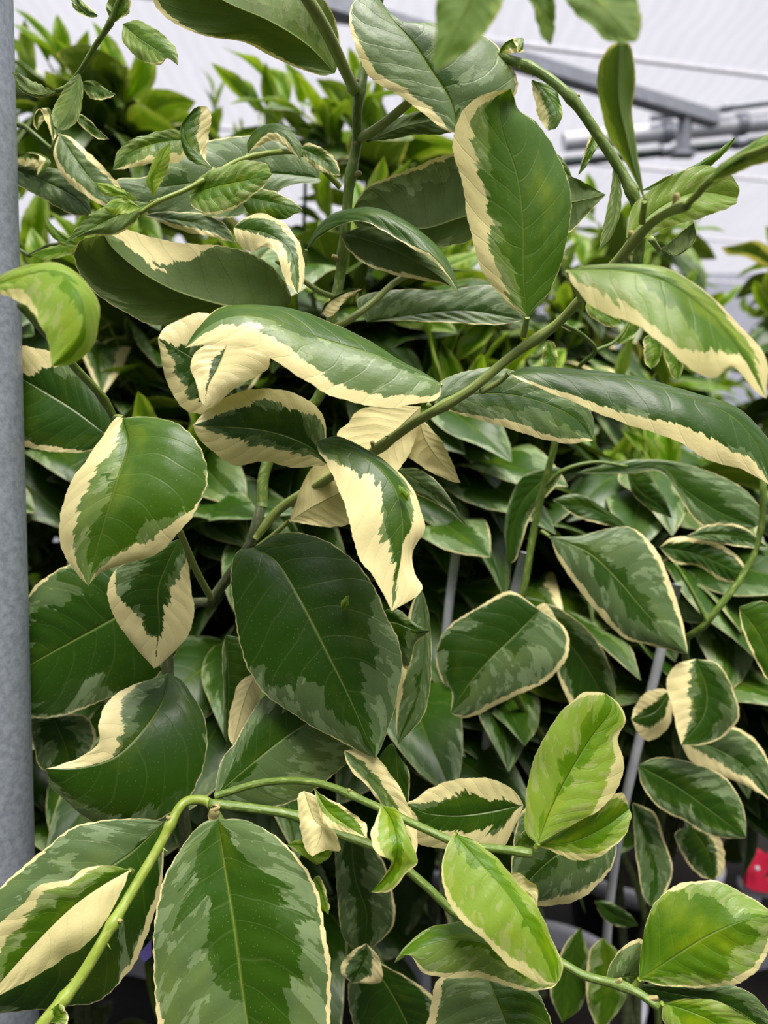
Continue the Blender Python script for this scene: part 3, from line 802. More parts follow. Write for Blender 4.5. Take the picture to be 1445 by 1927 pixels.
# H21 big dark left
L(n1b, '310,1546 250,1602 195,1642 120,1722 40,1812 -30,1880',
  '255,1540 150,1550 80,1600 20,1650 -20,1700 -50,1770',
  '309,1600 302,1680 270,1782 240,1832 190,1880 100,1896 10,1906 -30,1900', (41, 39.5, 38.5), e=([.2, .2, .2], [.2, .5, .3]),
  c=([.0, .04, .04, .02, .3], [.05, .1, .05, -.2, -.2]), k=([.1, .0, .2, .6], [.9, .9, .8, 1.1, 1.2, .4]), lime=0, quilt=.001, seed=35.8)
# H22 cream blade
L(n1b, '244,1637 190,1668 130,1712 62,1780 0,1850 -35,1892',
  '205,1629 160,1634 128,1657 72,1666 42,1700 2,1732 -35,1770',
  '232,1672 200,1732 160,1780 100,1820 40,1851 0,1872', (37.5, 36, 35.5), e=([-.1, -.2, 0], [.1, .2, .1]), c=([-.1, .15, .3, .4, .6, .9], [.9, 1.2, 1.3, 1.2, 1.2, 1.2]), k=([.6, .5, .3, .2, 0], [-.4]), lime=.35, seed=37.1, pet='248,1640,38')
L(n1b, '100,1925 105,1905 110,1888', '88,1920 95,1900', '128,1925 122,1900', (34.5, 34.5), lime=.5, n=20, m=4)
# small cream and yellow-green leaves under the oval leaf
L(sh3, '572,1488 590,1540 606,1560 588,1612', '560,1500 565,1560 575,1600', '595,1500 622,1548 641,1600 612,1600', (38.5, 37.5), c=([1.3], [1.3]), k=([-.5], [-.5]), lime=.4, seed=40, n=36)
L(sh3, '592,1484 615,1524 650,1552 690,1577', '612,1500 650,1520 688,1550', '596,1520 612,1552 650,1566', (38, 36.5), c=([.1, .2, .3, .8], [.4, .6, .8, 1]), k=([1, .9, .5], [-.2]), lime=.6, n=36)
L(sh3, '720,1517 738,1545 748,1590 738,1635 698,1679', '712,1530 698,1575 706,1600 736,1618 722,1650', '748,1522 768,1570 787,1622 768,1640 735,1677', (38, 36, 36.5), e=(-.3, -.3), c=([.05, .3, .2, .1], [-.2, -.1, .1, .3]), k=([.3, .2, .3], [.5, .6, .4]), lime=.95, seed=42.3, n=44, quilt=.0006)
L(sh2, '648,1412 700,1462 745,1520 782,1612', '655,1440 692,1482 712,1508 742,1560 765,1600', '692,1412 735,1455 765,1505 785,1570', (41.5, 40), c=([.25, .3, .1, .1], [.7, .8, .9, .9]), k=([.1, .0, .2], [-.3]), lime=.1, seed=44.5)
L(st2, '540,1590 570,1592 600,1607 632,1592', '560,1580 590,1578 615,1580', '560,1602 590,1625 615,1618', (39.5, 39), lime=.9, c=([-.2], [-.2]), k=([.4], [.2]), n=24, m=5)
L(st2, '592,1650 605,1680 618,1722', '585,1670 598,1705', '602,1650 615,1680 620,1700', (40, 39), lime=.8, c=([-.2], [.2]), k=([.7], [.3]), n=24, m=5)
# H26 cream with green heart
L(sh3, '985,1515 920,1528 860,1535 800,1530 764,1512', '970,1490 930,1466 870,1463 820,1476 785,1500', '966,1560 940,1600 880,1602 832,1598 782,1588 768,1555', (42.5, 41), e=(.2, .1),
  c=([.9, .55, .4, .6, .6], [.9, .6, .5, .6, .7, .8]), k=([.1, .7, .8, .3, .1], [.2, .7, .8, .6, .2]), lime=.03, seed=52.2)
# H23..H25 bright group
L(sh3, '1012,1588 1038,1520 1074,1450 1112,1388 1150,1335 1140,1305',
  '988,1562 991,1492 1006,1420 1035,1370 1064,1330 1098,1303 1120,1302',
  '1060,1562 1122,1527 1162,1490 1179,1440 1164,1390 1179,1358 1165,1325', (35.3, 36.6, 38), e=([0, -.3, 0], [.1, .3, .2]),
  c=([-.4, -.3, -.15, -.05, .05, .45], [-.2, -.1, .1, .35, .3, .1, .3]), k=([.1, .2, .2, .5], [.0, .1, .2, .6]), lime=.95, seed=54.9, pet='1008,1596,35.4', quilt=.0006)
L(sh3, '1012,1592 1075,1585 1135,1558 1184,1522', '1055,1562 1110,1530 1160,1492 1178,1500', '1040,1602 1090,1622 1140,1606 1180,1570 1187,1540', (35.8, 38), e=(.2, .1), c=([-.2, .0, .3], [.4, .4, .1, .0]), k=([.6, .8, .7], [.1, .3, .3]), lime=.85, seed=56.3)
L(sh3, '1008,1592 985,1580 968,1592', '1000,1555 985,1562', '995,1598 980,1598', (35.8, 37), lime=.4, n=24, m=5)
L(sh2, '1160,1560 1090,1590 1040,1614 990,1662 965,1692', '1090,1520 1020,1508 978,1530 963,1600 962,1650', '1158,1612 1132,1660 1080,1700 1010,1708 985,1702', (43, 42), e=(.2, .2), c=([.0, .02, .05, .1], [.02, .1, .25, .15]), k=([.1, .2], [.3, .2, .1]), lime=0, seed=58.8)
# H27, H28, H29
L(sh3, '856,1569 900,1618 955,1682 1000,1752 1030,1805 1047,1850',
  '836,1600 830,1650 845,1700 870,1736 905,1762 940,1802 980,1832 1020,1853',
  '892,1580 940,1620 985,1672 1010,1702 1040,1768 1058,1812 1055,1838', (36, 34, 33.5), e=([-.1, -.3, 0], [.3, .6, .4]),
  c=([.1, .05, .1, .12, .3, .25], [.1, .0, .0, .05, .1]), k=([.7, .1, .0, .2, .3], [.9, .5, .6, .5]), lime=.95, seed=60.2, quilt=.0007, pet='868,1585,36.5')
L(sh3, '960,1650 985,1672 1005,1690 1008,1714', '965,1640 990,1650 1012,1672', '968,1672 990,1700 1003,1712', (35.6, 35.2), c=([1.3], [1.3]), k=([-.5], [-.5]), under=True, lime=.2, n=24, m=5)
L(sh2, '1052,1830 960,1790 880,1768 800,1780 742,1812', '1040,1795 960,1752 895,1733 860,1735 800,1750 762,1784', '1042,1858 985,1866 915,1843 850,1841 800,1832 772,1800 750,1798', (37.5, 36, 35.5), e=(.8, [-.1, -.4, -.1]),
  c=([-.2, -.2, -.1], [.05, .12, .2, .16, .12, .3]), k=([.9, 1, .9], [.4, .5, .0, -.1, .3]), lime=.4, seed=62.6)
L(sh2, '920,1838 935,1882 958,1940 985,2010', '870,1835 822,1842 808,1900 800,1960 850,2020', '965,1845 1000,1855 1025,1890 1042,1940 1040,2000', (40, 38), e=(.1, .2), c=([.1, .12, .12, .1], [0, 0]), k=([-.1, -.1], [.6, .9, 1]), lime=.1, seed=64.1, quilt=.0007)
# right bottom
L(sh2, '1203,1843 1260,1806 1330,1762 1400,1732 1458,1722',
  '1206,1790 1216,1730 1242,1688 1290,1660 1350,1657 1410,1688 1445,1712',
  '1250,1856 1320,1861 1382,1852 1428,1822 1448,1780', (35.5, 35, 34.5), e=(1.2, -.4), c=([-.2, -.1, .08, .0, .1], [.12, .1, .12, .1, .15]), k=([1.1, 1.1, .9, .2, 0], [.6, .7, .3, .1]), lime=.5, seed=66.6, pet='1190,1860,35.8', quilt=.0007)
L(sh2, '1140,1842 1180,1838 1225,1832', '1152,1802 1178,1778 1210,1768', '1160,1862 1200,1862', (37, 37.5), c=([.1], [0]), k=([.0], [.3]), lime=.1, n=30)
L(sh2, '1246,1888 1295,1902 1345,1925 1400,1965', '1290,1878 1350,1884 1402,1912 1432,1940', '1248,1925 1275,1965 1340,1990', (35, 34.5), c=([.0], [.05]), k=([.6, .5], [.2, .3]), lime=.8, seed=69.9, pet='1240,1893,35.2')
L(sh2, '1195,1856 1280,1872 1370,1892 1460,1950', '1260,1846 1350,1852 1412,1868 1448,1910', '1230,1880 1300,1912 1380,1945', (38, 38), c=([.0], [.05]), k=([.6], [.6]), seed=71.1)
# leaf and curled tip behind the centre dark leaf
L(trunk, '700,1165 745,1172 780,1186 809,1187', '740,1145 770,1165 795,1182', '745,1240 770,1260 780,1215 798,1197', (43, 42), e=(0, .3), c=([-.1], [.1, .1, .2]), k=([1], [.3]), lime=.05, n=36)
L(trunk, '792,1105 800,1200 785,1310 748,1402', '770,1150 760,1230 745,1330', '806,1150 812,1240 800,1340', (46, 45), c=([.1, .3, .1], [.05, .05]), k=([.0, .2], [.0]), lime=.02, seed=73)
L(trunk, '700,1440 740,1400 750,1480 760,1560', '705,1500 720,1560', '765,1440 768,1520', (46, 45), k=([.9], [.9]), c=([0], [.05]))

# ------------------------------------------------------------------ middle and upper left
ll = shoot_l
L(ll, '600,335 500,326 400,338 300,352 215,346', '600,305 540,262 470,255 380,262 322,280 280,330 225,335', '600,345 540,352 470,400 400,412 300,410 252,382', (47, 46), e=(.3, 0), c=([.02, .03, .08], [.0, .03]), k=([.0, .1], [.1, .2]), seed=80.1)
L(ll, '402,318 372,292 350,262 350,225 374,200', '378,312 346,285 340,240 362,208', '388,300 392,262 398,222 390,202', (39.5, 39.5), e=(-.1, .3), c=([-.2], [.5, .6, .4]), k=([1], [.5]), lime=.3, pet='400,330,38.3', n=36)
L(ll, '466,292 482,262 512,244 545,262 566,305', '468,265 500,231 542,238 566,272', '480,280 512,264 545,282', (40.5, 40), e=(.3, 0), c=([-.1], [.5, .7, .5]), k=([1.1], [.5]), lime=.3, pet='468,300,39.6', n=36)
L(ll, '566,278 590,290 615,305 641,330', '580,268 610,282 632,300', '570,295 595,318 620,328', (42, 41.5), c=([.3], [.3]), k=([.5], [.3]), lime=.3, n=30, m=6)
L(ll, '357,366 410,350 460,340 512,328', '370,340 410,315 460,303 500,308', '360,386 400,404 450,386 492,354', (38, 37), e=(.1, -.1), c=([-.1], [.02, .08, .12]), k=([.3], [.5]), lime=.5, quilt=.0009, n=44)
L(ll, '450,368 500,378 570,395', '480,352 540,370', '470,402 530,413', (40.5, 40), c=([.1], [-.1]), k=([.5], [1]), lime=.35, n=36)
L(ll, '285,382 240,398 180,425 124,456', '245,378 195,388 148,424', '262,408 222,440 168,441', (37.5, 38), c=([0], [.08, .1]), k=([.1], [.1]), lime=.2, n=40, pet='300,378,37')
L(main, '272,405 340,415 400,428 445,459', '310,398 380,402 425,425', '310,422 360,438 420,450', (46, 46), c=([.1], [.5, .4]), k=([.0], [.2]), n=36)
for a in (('290,372 288,330 320,268', '276,340 295,290', '300,350 318,310', 1.0), ('262,378 220,362 178,343', '230,355 200,345', '225,372 195,365', 1.0), ('268,392 230,382 195,390', '235,372 210,376', '240,404 210,404', 1.0)):
    L(ll, a[0], a[1], a[2], (37, 36.5), lime=a[3], c=([-.3], [-.3]), k=([.3], [.2]), n=22, m=5)
T5 = empty('citrus_tree', (-.56, .48, .30), 'citrus with thin shoots cut by the left edge, behind the steel post top', 'citrus tree')
pot(-.56, .48, 'pale-rimmed black pot cut by the left edge, beside the steel post', R=.17)
s5 = S(T5, [Vector((-.56, .48, .30)), Vector((-.53, .52, .9)), P(-160, 330, 52), P(-60, 230, 50), P(20, 228, 49), P(60, 248, 48.5), P(98, 282, 48)], 4, 1.7, 'stem', nodes=(.9,))
s5b = S(T5, [Vector((-.53, .52, .9)), P(-60, 600, 52), P(60, 480, 50), P(120, 458, 48), P(165, 462, 47)], 3, 1.2, 'branch')
L(s5, '112,252 140,295 180,345 245,388', '140,262 188,308 222,345', '100,285 112,325 152,362 205,392', (46.5, 45.5), c=([.4, .35, .2], [.25, .3, .2]), k=([.0, .1], [.1]), lime=.05, seed=90.2, pet='98,282,48')
L(s5, '10,312 70,335 130,365 172,402', '50,305 110,320 160,352', '30,345 90,380 140,405', (48, 47), c=([0], [.05]), k=([.2], [.0]), seed=91)
L(s5, '20,300 60,285 96,305 70,330', '40,290 75,295', '45,312 70,318', (47.5, 47), c=([.5], [.5]), lime=.3, n=28, m=5)
L(hang, '150,135 145,175 130,210 108,243', '125,162 98,200 100,232', '156,165 152,212 128,242', (41, 40), lime=.35, c=([-.2], [.0]), k=([.7], [.7]), n=40, under=True)
L(hang, '231,45 262,72 300,97 335,123', '262,37 300,58 332,92', '233,80 265,113 300,125 318,108', (40, 39), lime=.55, c=([-.2], [.0, .0, .5]), k=([.7], [.3]), n=40)
L(hang, '210,44 225,20 222,-12', '202,20 205,-5', '244,25 245,0', (40, 39.5), lime=.5, c=([0], [.2]), n=24)
L(hang, '185,30 160,22 132,-15', '170,34 140,18', '170,14 150,-4', (40, 40.5), lime=.3, n=24)
L(hang, '108,172 65,176 22,135', '80,160 40,140', '85,182 40,172', (41.5, 42), lime=.2, c=([0], [.1]), under=True, n=28)
L(hang, '150,155 180,165 218,178', '175,152 205,170', '170,185 200,188', (41.5, 41), lime=.3, c=([0], [.2]), n=26)
L(hang, '140,215 170,235 206,262', '160,218 190,248', '150,235 180,260', (42, 42), lime=.3, c=([.2], [.2]), n=26)
L(s5, '70,245 68,215 95,205 100,265', '62,230 75,205', '90,222 105,250', (45, 44.5), lime=.3, c=([.7], [.4]), n=28)
L(s5b, '165,462 120,450 85,405', '140,450 100,425', '120,462 85,430', (47, 47), lime=.8, c=([-.2], [-.2]), n=26, m=4)
L(s5b, '165,462 110,470 55,480', '130,458 85,465', '130,480 85,490', (47, 47), lime=.8, c=([-.2], [-.2]), n=26, m=4)
# fold over at (270,300)
L(s5, '350,262 300,268 250,285 212,320', '340,245 280,252 225,280', '345,300 290,310 235,318', (44.5, 44), c=([0], [.3, .4]), k=([.3], [.3]), lime=.35, n=40)
# grey leaf mid right behind
L(main, '690,606 780,592 880,585 985,602', '672,562 740,546 840,545 930,536 985,565', '752,604 842,607 932,612', (48, 48), e=(.3, -.2), c=([0], [.06, .1]), k=([.1], [.5, .1]), quilt=.0008, seed=95)
L(main, '605,590 620,568 650,552 682,543', '612,572 650,545', '625,595 655,562', (45, 44), c=([0], [1.1]), k=([1], [-.3]), n=30)
# ------------------------------------------------------------------ upper right shoots and near blurred leaves
L(near_top, '905,-60 885,0 855,60 818,132', '845,-60 822,-10 820,60 814,110', '950,-40 942,20 905,72 845,118', (22.5, 22), lime=1, c=([.0], [-.4]), k=([1.3], [.9]), seed=100, under=True, quilt=0)
L(near_top, '1075,-50 1120,0 1165,42 1196,78', '1055,-10 1090,32 1130,66 1168,82', '1140,-50 1192,-20 1206,20 1206,58', (23, 22), lime=.75, c=([-.4], [-.4]), k=([1.6], [1.6]), seed=101, quilt=0, under=True)
L(near_top, '1000,-50 1018,0 1028,45 1036,85', '990,-20 1006,40 1022,75', '1030,-30 1042,20 1042,60', (23, 23), lime=.8, c=([-.4], [0]), k=([1], [1]), n=36, under=True)
L(diag, '1213,378 1196,325 1180,260 1164,180 1166,80', '1182,315 1142,252 1126,190 1123,130 1142,92', '1204,312 1193,225 1193,145 1186,85', (31, 28, 26.5), e=(-.1, .2), lime=.6, c=([-.3, -.3, .2], [.05]), k=([.1, .8], [.8]), quilt=.0002, seed=103, pet='1208,418,32.5', under=True)
L(diag, '1178,447 1240,392 1310,362 1388,372', '1192,385 1250,341 1310,312 1362,320 1390,352', '1205,452 1262,426 1322,410 1382,386', (35, 36), lime=.65, c=([0, 0], [.0, .02]), k=([-.8], [-.8]), seed=104, quilt=.0002)
L(near_top, '1330,345 1370,312 1420,285 1500,240', '1362,305 1410,278 1465,240', '1375,330 1420,312 1475,290', (28.5, 26), e=(.2, 0), lime=.6, c=([-.1], [.1]), k=([.6], [.3]), n=40, seed=105)
L(arch_b, '1205,360 1260,342 1320,312 1350,295 1384,257', '1250,335 1315,305 1362,275', '1265,350 1325,320 1368,285', (39, 38), lime=.6, c=([-.2], [-.2]), k=([.8], [.8]), n=36)
L(arch_b, '1000,150 1030,178 1048,215 1032,246', '1005,190 1018,230', '1040,165 1058,205 1050,238', (41.5, 41), lime=.6, c=([.5], [0]), k=([.8], [.9]), n=36)
L(arch_b, '1154,305 1162,360 1152,420 1126,472', '1150,350 1138,410', '1168,350 1168,400 1150,445', (40, 39.5), lime=.35, c=([0], [0]), k=([.3], [.3]), n=36, pet='1154,290,40', under=True)
L(arch_b, '1120,240 1112,275 1088,330', '1108,260 1095,300', '1125,270 1105,310', (41, 41), lime=.5, c=([.4], [0]), n=30)
L(arch_b, '940,103 950,80 985,72 975,100', '942,90 965,72', '955,102 985,98', (42, 41), lime=.6, c=([.2], [.4]), n=28)
L(diag, '1240,470 1262,482 1292,465 1305,420', '1255,460 1290,430', '1280,480 1310,450', (36, 36), lime=.15, c=([0], [.05]), k=([.1], [.1]), n=32, under=True, pet='1225,450,35')
L(main, '1050,385 1090,378 1140,366', '1060,330 1100,345', '1065,440 1110,398', (43, 43), lime=.15, c=([0], [.05]), k=([1.1], [1.0]), n=36, under=True)
L(arch_b, '1010,300 1040,300 1080,380 1085,420', '1040,280 1080,340', '1020,330 1060,400', (43.5, 44), lime=.2, c=([0], [.1]), k=([1.2], [1.0]), n=36)

# ------------------------------------------------------------------ T6: middle right bush with stakes
T6 = empty('citrus_tree', (.37, .92, .30), 'softly blurred variegated citrus at the right whose stems rise beside pale stakes', 'citrus tree')
b6 = Vector((.37, .92, .30))
s6 = S(T6, [b6, Vector((.30, .84, .75)), P(960, 1290, 62), P(985, 1120, 58), P(1002, 1010, 58), P(1022, 920, 57), P(1042, 845, 56), P(1060, 740, 55)], 4.5, 2.6, 'stem', mat=M_STEM, nodes=(.6, .78))
s6b = S(T6, [b6, Vector((.38, .84, .75)), P(1290, 1260, 61), P(1332, 1172, 57), P(1400, 1080, 57), P(1432, 1000, 57), P(1436, 880, 56)], 4.5, 2.4, 'stem', mat=M_STEM, nodes=(.6,))
s6c = S(T6, '1332,1172,57 1300,1110,57 1270,1060,57', 1.8, 1.4, 'branch')
s6d = S(T6, '1022,920,57 1060,885,56 1120,870,56 1180,878,56', 1.7, 1.2, 'branch')
L(s6, '1035,1010 1108,1040 1162,1090 1222,1160 1294,1231', '1090,1008 1182,990 1232,1030 1256,1080 1280,1150 1290,1200', '1050,1052 1082,1100 1122,1150 1172,1200 1222,1214 1270,1226', (55.5, 54), e=(.4, .2), c=([-.1, 0, .2, .25], [.15, .15, .12, .12]), k=([.5, .2, -.1, 0], [.0, .3, .1]), seed=110, pet='1020,1000,57')
L(s6, '1015,1148 972,1192 922,1240 880,1290 848,1342', '960,1112 902,1140 842,1180 820,1230 830,1280 850,1302', '1062,1180 1070,1228 1032,1280 962,1314 902,1344 872,1352', (54, 52.5), e=(.3, .3), c=([.12, .05, 0, .2], [.05, .1, .12, .25]), k=([.8, .9, .5], [.3, .1, .0]), seed=112)
L(s6, '1002,1145 1062,1200 1112,1268 1142,1332', '1040,1138 1112,1190 1150,1260 1158,1312', '1012,1192 1042,1250 1060,1300 1085,1340', (58, 58), c=([.1, 0], [.4, .1, .3]), k=([.6], [.7]), seed=113)
L(s6, '1000,1150 1020,1160 1060,1205', '1025,1135 1050,1170', '1010,1180 1040,1205', (56, 56), c=([1], [1]), k=([-.3], [-.3]), n=26, m=5)
L(s6b, '1310,1240 1330,1300 1322,1350 1282,1402', '1272,1250 1255,1282 1264,1330 1272,1370', '1352,1250 1382,1300 1391,1350 1362,1388 1320,1402', (55, 54), c=([.3, .5, .7, .7], [.1, .05, .2]), k=([.4, .1], [.6, .6]), seed=114)
L(s6b, '1262,1300 1232,1340 1188,1354', '1240,1296 1208,1306 1195,1330', '1266,1340 1255,1370 1225,1395 1200,1380', (58, 57), c=([.6], [.6]), k=([.4], [.4]), seed=115, n=36)
L(s6b, '1278,1388 1350,1410 1410,1450 1455,1510', '1330,1368 1390,1370 1442,1420', '1300,1432 1360,1460 1410,1482', (58, 57), c=([.1, .1], [.6, .5, .5]), k=([.1], [.1]), seed=116)
L(s6b, '1200,1440 1270,1478 1330,1520 1404,1576', '1240,1425 1302,1434 1362,1460 1396,1510 1404,1555', '1210,1482 1242,1522 1290,1546 1330,1570 1372,1578', (56, 55), c=([.04], [.06]), k=([.5], [.5]), seed=117, quilt=.001)
L(s6b, '1190,1510 1215,1580 1230,1640 1224,1706', '1192,1560 1198,1620 1208,1680', '1232,1530 1250,1580 1266,1640 1246,1690', (58, 57), c=([.06], [.15]), k=([.3], [.3]), seed=118)
L(s6b, '1300,1555 1330,1600 1345,1655', '1270,1570 1290,1620 1320,1650', '1345,1565 1362,1600 1360,1640', (60, 60), c=([0, .2], [.5]), k=([.8], [.3]), seed=119)
L(s6b, '1240,1030 1300,1040 1352,1060 1404,1086', '1270,1010 1330,1015 1382,1040 1402,1068', '1270,1060 1312,1065 1352,1090 1392,1100', (58, 57), c=([.4, .2], [.2, .2]), k=([.7], [.6]), seed=120, quilt=.001)
L(s6b, '1390,1142 1432,1200 1465,1290', '1440,1132 1490,1180', '1398,1190 1425,1250 1445,1280', (51, 50), c=([0], [.15]), k=([1.2], [.9]), lime=.2, seed=121)
L(s6d, '1082,890 1160,886 1240,876 1290,922 1350,962 1422,992', '1160,868 1250,866 1330,885 1400,920 1436,970', '1180,892 1242,888 1275,930 1312,985 1372,1008', (59, 58), c=([0], [.08]), k=([.6], [.3]), seed=122)
L(s6b, '1290,1010 1340,1005 1400,1012 1445,1030', '1340,985 1400,992', '1340,1020 1400,1030', (57, 57), c=([.2], [.1]), k=([.4], [.3]), seed=123)
L(s6, '1190,1000 1120,960 1060,950 1040,940', '1150,965 1090,930', '1150,990 1090,975', (60, 60), c=([0], [.1]), k=([.8], [.8]), seed=124)
L(s6d, '1060,885 1020,905 975,960 955,1060', '1040,880 980,900 950,980', '1045,915 1000,970 972,1050', (60, 61), c=([0], [.1]), k=([.8], [.8]), seed=125)
L(s6d, '1180,878 1200,920 1240,950 1265,975', '1215,885 1245,925', '1185,920 1225,960', (60, 60), c=([0], [.05]), k=([.8], [.8]), seed=126)
L(s6, '1135,1765 1145,1850 1128,1945', '1108,1790 1104,1880', '1168,1800 1176,1880', (60, 60), c=([.1], [0]), k=([.5], [.6]), lime=.3, n=40, seed=127)
L(s6, '1092,1745 1068,1830 1058,1925', '1062,1780 1034,1860', '1108,1800 1098,1885', (61, 61), c=([.1], [.0]), k=([.7], [.8]), lime=.1, n=40, seed=128)
L(s6, '1118,1695 1155,1722 1202,1742', '1150,1698 1185,1720', '1135,1728 1170,1745', (62, 62), c=([0], [.05]), k=([.9], [.9]), n=30)
L(sh2, '660,1555 668,1650 690,1720 682,1800', '632,1590 634,1680 645,1760', '700,1585 735,1660 740,1740', (49, 51), c=([.0, .02], [.05, .1]), k=([.4], [.3]), seed=129)
L(sh2, '690,1800 735,1865 770,1935 790,2000', '655,1850 665,1930 700,1990', '760,1835 820,1880 840,1950', (50, 50), c=([.0, .02], [.1, .12]), k=([.9], [.8]), seed=130)
L(sh2, '690,1775 685,1810 662,1850', '662,1790 640,1825', '715,1805 716,1850', (48, 48), c=([.3], [.5]), k=([.3], [.2]), n=30, seed=131)
# small leaves on thin shoots right of the diagonal branch
s7 = S(T6, [P(1060, 740, 55), P(1090, 690, 52), P(1120, 660, 50), P(1095, 630, 48), P(1060, 610, 46)], 1.6, 1.2, 'branch')
s7b = S(T6, '1120,660,50 1160,640,50 1190,590,50 1200,540,50', 1.3, .9, 'twig')
for a in (('1105,560 1135,590 1170,610', '1120,545 1160,585', '1105,590 1145,615'), ('1160,650 1190,625 1205,590', '1165,630 1185,600', '1185,640 1205,615'), ('1030,640 1035,670 1030,700', '1022,655 1020,685', '1045,650 1048,690'),
          ('1225,625 1240,660 1225,695', '1212,640 1212,680', '1245,640 1240,680'), ('1250,640 1275,680 1275,715', '1250,670 1262,705', '1270,655 1285,690')):
    L(s7b, a[0], a[1], a[2], (50, 50), lime=.55, c=([.1], [.1]), k=([.5], [.5]), n=24, m=5)

# ------------------------------------------------------------------ stakes, fallen bits, red clip, purple tags
def stake(pts, r, label):
    mb = MB(); pp = [Vector(p) for p in pts]
    tube(mb, pp, r, r, 14, 0, n=14)
    o = mb.obj('plant_stake', [M_STAKE], None, pp[0]); tag(o, label, 'stake'); return o
stake([P(988, 1040, 63), P(948, 1200, 64), P(915, 1400, 66), P(900, 1700, 70), P(895, 2090, 76)], .0042, 'short white plastic stake beside the blurred stem right of centre')
stake([P(858, 1040, 66), P(838, 1200, 67), P(832, 1400, 69), P(845, 1650, 72), P(868, 2060, 78)], .004, 'thin pale stake standing behind the cream twisted leaf tip')
stake([P(1274, 1100, 66), P(1245, 1220, 66.5), P(1182, 1480, 68), P(1160, 1600, 70), P(1142, 1760, 72), P(1135, 2060, 77)], .0042, 'long grey stake slanting down past the blurred leaves at the right')
def tag_prism(name, outline, d, th, mat, hole=None):
    mb = MB(); a = [P(x, y, d) for x, y in outline]; off = Vector((0, th, 0))
    ia = [mb.vert(p) for p in a]; ib = [mb.vert(p + off) for p in a]; k = len(a)
    mb.face(ia); mb.face(ib[::-1])
    for i in range(k): mb.face((ia[i], ib[i], ib[(i + 1) % k], ia[(i + 1) % k]))
    return mb, a[0]
red = empty('plant_clip', P(1418, 1670, 118), 'bright red plastic clip with white foot at the lower right edge', 'clip')
mb, o0 = tag_prism('c', [(1404, 1668), (1410, 1620), (1418, 1600), (1438, 1606), (1445, 1612), (1446, 1618), (1434, 1632), (1430, 1650), (1470, 1662), (1470, 1682), (1440, 1680), (1418, 1676)], 118, .012, M_RED)
mb.obj('clip_frame', [M_RED], red, o0, smooth=False)
mb, o0 = tag_prism('c', [(1434, 1632), (1450, 1612), (1475, 1600), (1475, 1612), (1455, 1628), (1442, 1646), (1430, 1650)], 118, .012, M_RED)
mb.obj('clip_arm', [M_RED], red, o0, smooth=False)
mb = MB(); tube(mb, [P(1424, 1634, 117), P(1425, 1634, 116.4)], .0035, .0035, 16, 0, n=4); mb.obj('rivet', [M_STAKE], red)
mb, o0 = tag_prism('c', [(1396, 1655), (1404, 1668), (1440, 1680), (1470, 1684), (1470, 1694), (1434, 1688), (1430, 1700), (1405, 1694), (1394, 1670)], 119.5, .014, M_POT)
mb.obj('clip_foot', [M_POT], red, o0, smooth=False)
for pts, d, lab in (([(940, 1335), (965, 1325), (985, 1350), (960, 1368)], 72, 'small purple plastic tag deep between the leaves right of centre'),
                    ([(262, 1795), (284, 1770), (285, 1800), (270, 1812)], 50, 'small purple plastic tag showing beside the big oval leaf at lower left'),
                    ):
    mb, o0 = tag_prism('c', pts, d, .001, M_PURP)
    o = mb.obj('plant_tag', [M_PURP], None, o0, smooth=False); tag(o, lab, 'tag')
def petal(x, y, d, dx, dy, label):
    mb = MB(); M_ = [P(x, y, d), P(x + dx * .5, y + dy * .5, d - .35), P(x + dx, y + dy, d - .1)]
    nx, ny = -dy * .22, dx * .22
    leaf_sheet(mb, M_, [P(x + dx * .5 + nx, y + dy * .5 + ny, d - .2)], [P(x + dx * .5 - nx, y + dy * .5 - ny, d - .1)], 14, 4, Vector((0, -1, .3)), x * .1, -.3, -.3, .5, .5, 1.0)
    o = mb.obj('fallen_leaflet', [M_LEAF], None, M_[0]); tag(o, label, 'leaflet')
petal(656, 1119, 41.1, -14, 32, 'tiny yellow-green leaflet lying on the large dark central leaf')
petal(750, 912, 36.4, 18, 32, 'tiny bright green leaflet stuck to the twisted cream and green leaf')

grow(T1, (-.03, .47, .30), .82, 1.40, .17, 301, {'dark': 8, 'mature': 2}, ntwig=30, per=8, keep=95, ymin=.68, crown=(-.14, .80), size=1.3)
grow(T2, (-.03, .455, .30), 1.02, 1.30, .15, 302, {'dark': 7, 'mature': 3}, ntwig=20, per=8, keep=95, ymin=.70, crown=(.05, .80), size=1.3)
grow(T6, (.37, .92, .30), .94, 1.30, .18, 303, {'dark': 6, 'mature': 4, 'cream': .5}, ntwig=44, per=8, keep=95, ymin=.76, crown=(.30, .86), size=1.25)
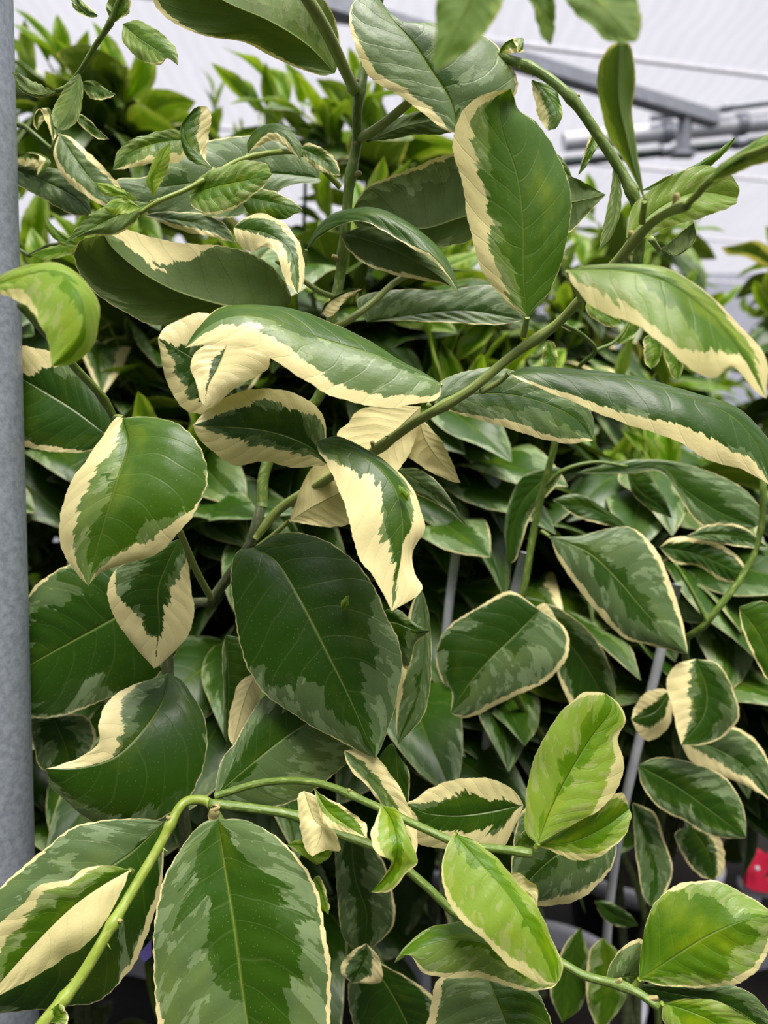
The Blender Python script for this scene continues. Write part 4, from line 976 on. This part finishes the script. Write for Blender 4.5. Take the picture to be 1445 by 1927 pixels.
# ------------------------------------------------------------------ rows of potted citrus behind
VAR = {'dark': 3, 'mature': 3, 'cream': 1, 'green': 1}
DRK = {'dark': 6, 'mature': 2, 'cream': .4, 'green': 2}
GRN = {'mature': 2, 'cream': .3, 'green': 6}
rows = [
    # x, y, zlo, ztop, R, mix, twigs, label, pot label
    (-.37, .86, .55, 1.52, .20, DRK, 34, 'variegated citrus bush close behind the steel post', 'pale-rimmed black pot nearest the steel post'),
    (.0, .86, .86, 1.50, .20, DRK, 34, 'variegated citrus bush behind the central upright stem, leaves darkened as painted shade', 'pale-rimmed black pot below the central citrus'),
    (-.52, 1.22, .5, 1.88, .26, GRN, 36, 'tall lime-green leafy citrus rising highest at the upper left', 'pale-rimmed black pot of the tall upper left citrus'),
    (-.10, 1.32, .5, 1.90, .24, GRN, 32, 'green citrus with upright young shoots left of the main stem top', 'pale-rimmed black pot in the middle of the second row'),
    (.28, 1.31, .78, 1.66, .19, VAR, 26, 'citrus bush growing from the pot whose pale rim shows at the bottom', 'pale-rimmed black pot with its curved rim showing at the bottom centre'),
    (.78, 1.24, .8, 1.67, .22, VAR, 30, 'citrus bush cut by the right edge of the picture at mid height', 'pale-rimmed black pot at the right edge of the second row'),
    (.62, 1.76, .6, 1.90, .24, GRN, 28, 'green citrus of the third row under the dark pipe', 'pale-rimmed black pot whose rim shows above the round right leaf'),
    (.12, 1.85, .5, 1.80, .24, GRN, 26, 'green citrus of the third row behind the large upright cream-edged leaf', 'pale-rimmed black pot in the third row centre'),
    (-.42, 1.95, .5, 2.2, .28, GRN, 26, 'hazy green citrus of the third row behind the tall left one', 'pale-rimmed black pot in the third row left'),
    (1.2, 1.9, .5, 1.95, .26, GRN, 26, 'green citrus of the third row at the far right', 'pale-rimmed black pot in the third row right'),
    (.9, 2.6, .5, 2.0, .32, GRN, 24, 'blurred citrus furthest back at the right', 'pale-rimmed black pot furthest back at the right'),
    (.3, 2.7, .5, 1.95, .32, GRN, 24, 'blurred citrus furthest back behind the arching shoot', 'pale-rimmed black pot furthest back in the centre'),
    (1.6, 2.8, .5, 2.1, .35, GRN, 22, 'blurred citrus furthest back beyond the right edge', 'pale-rimmed black pot furthest back beyond the right edge'),
]
pot(.37, .92, 'pale-rimmed black pot under the right middle bush', R=.16)
for i, (x, y, zl, zt, R, mx, nt, lab, plab) in enumerate(rows):
    pot(x, y, plab, R=.16 if i < 2 else .185)
    tr = empty('citrus_tree', (x, y, .30), lab, 'citrus tree', 'potted citrus rows behind')
    grow(tr, (x, y, .30), zl, zt, R, 100 + i + (1 if i > 1 else 0), mx, ntwig=int(nt * 1.7), per=9, keep=95, size=1.5 if mx is GRN and y < 1.5 else 1.25)
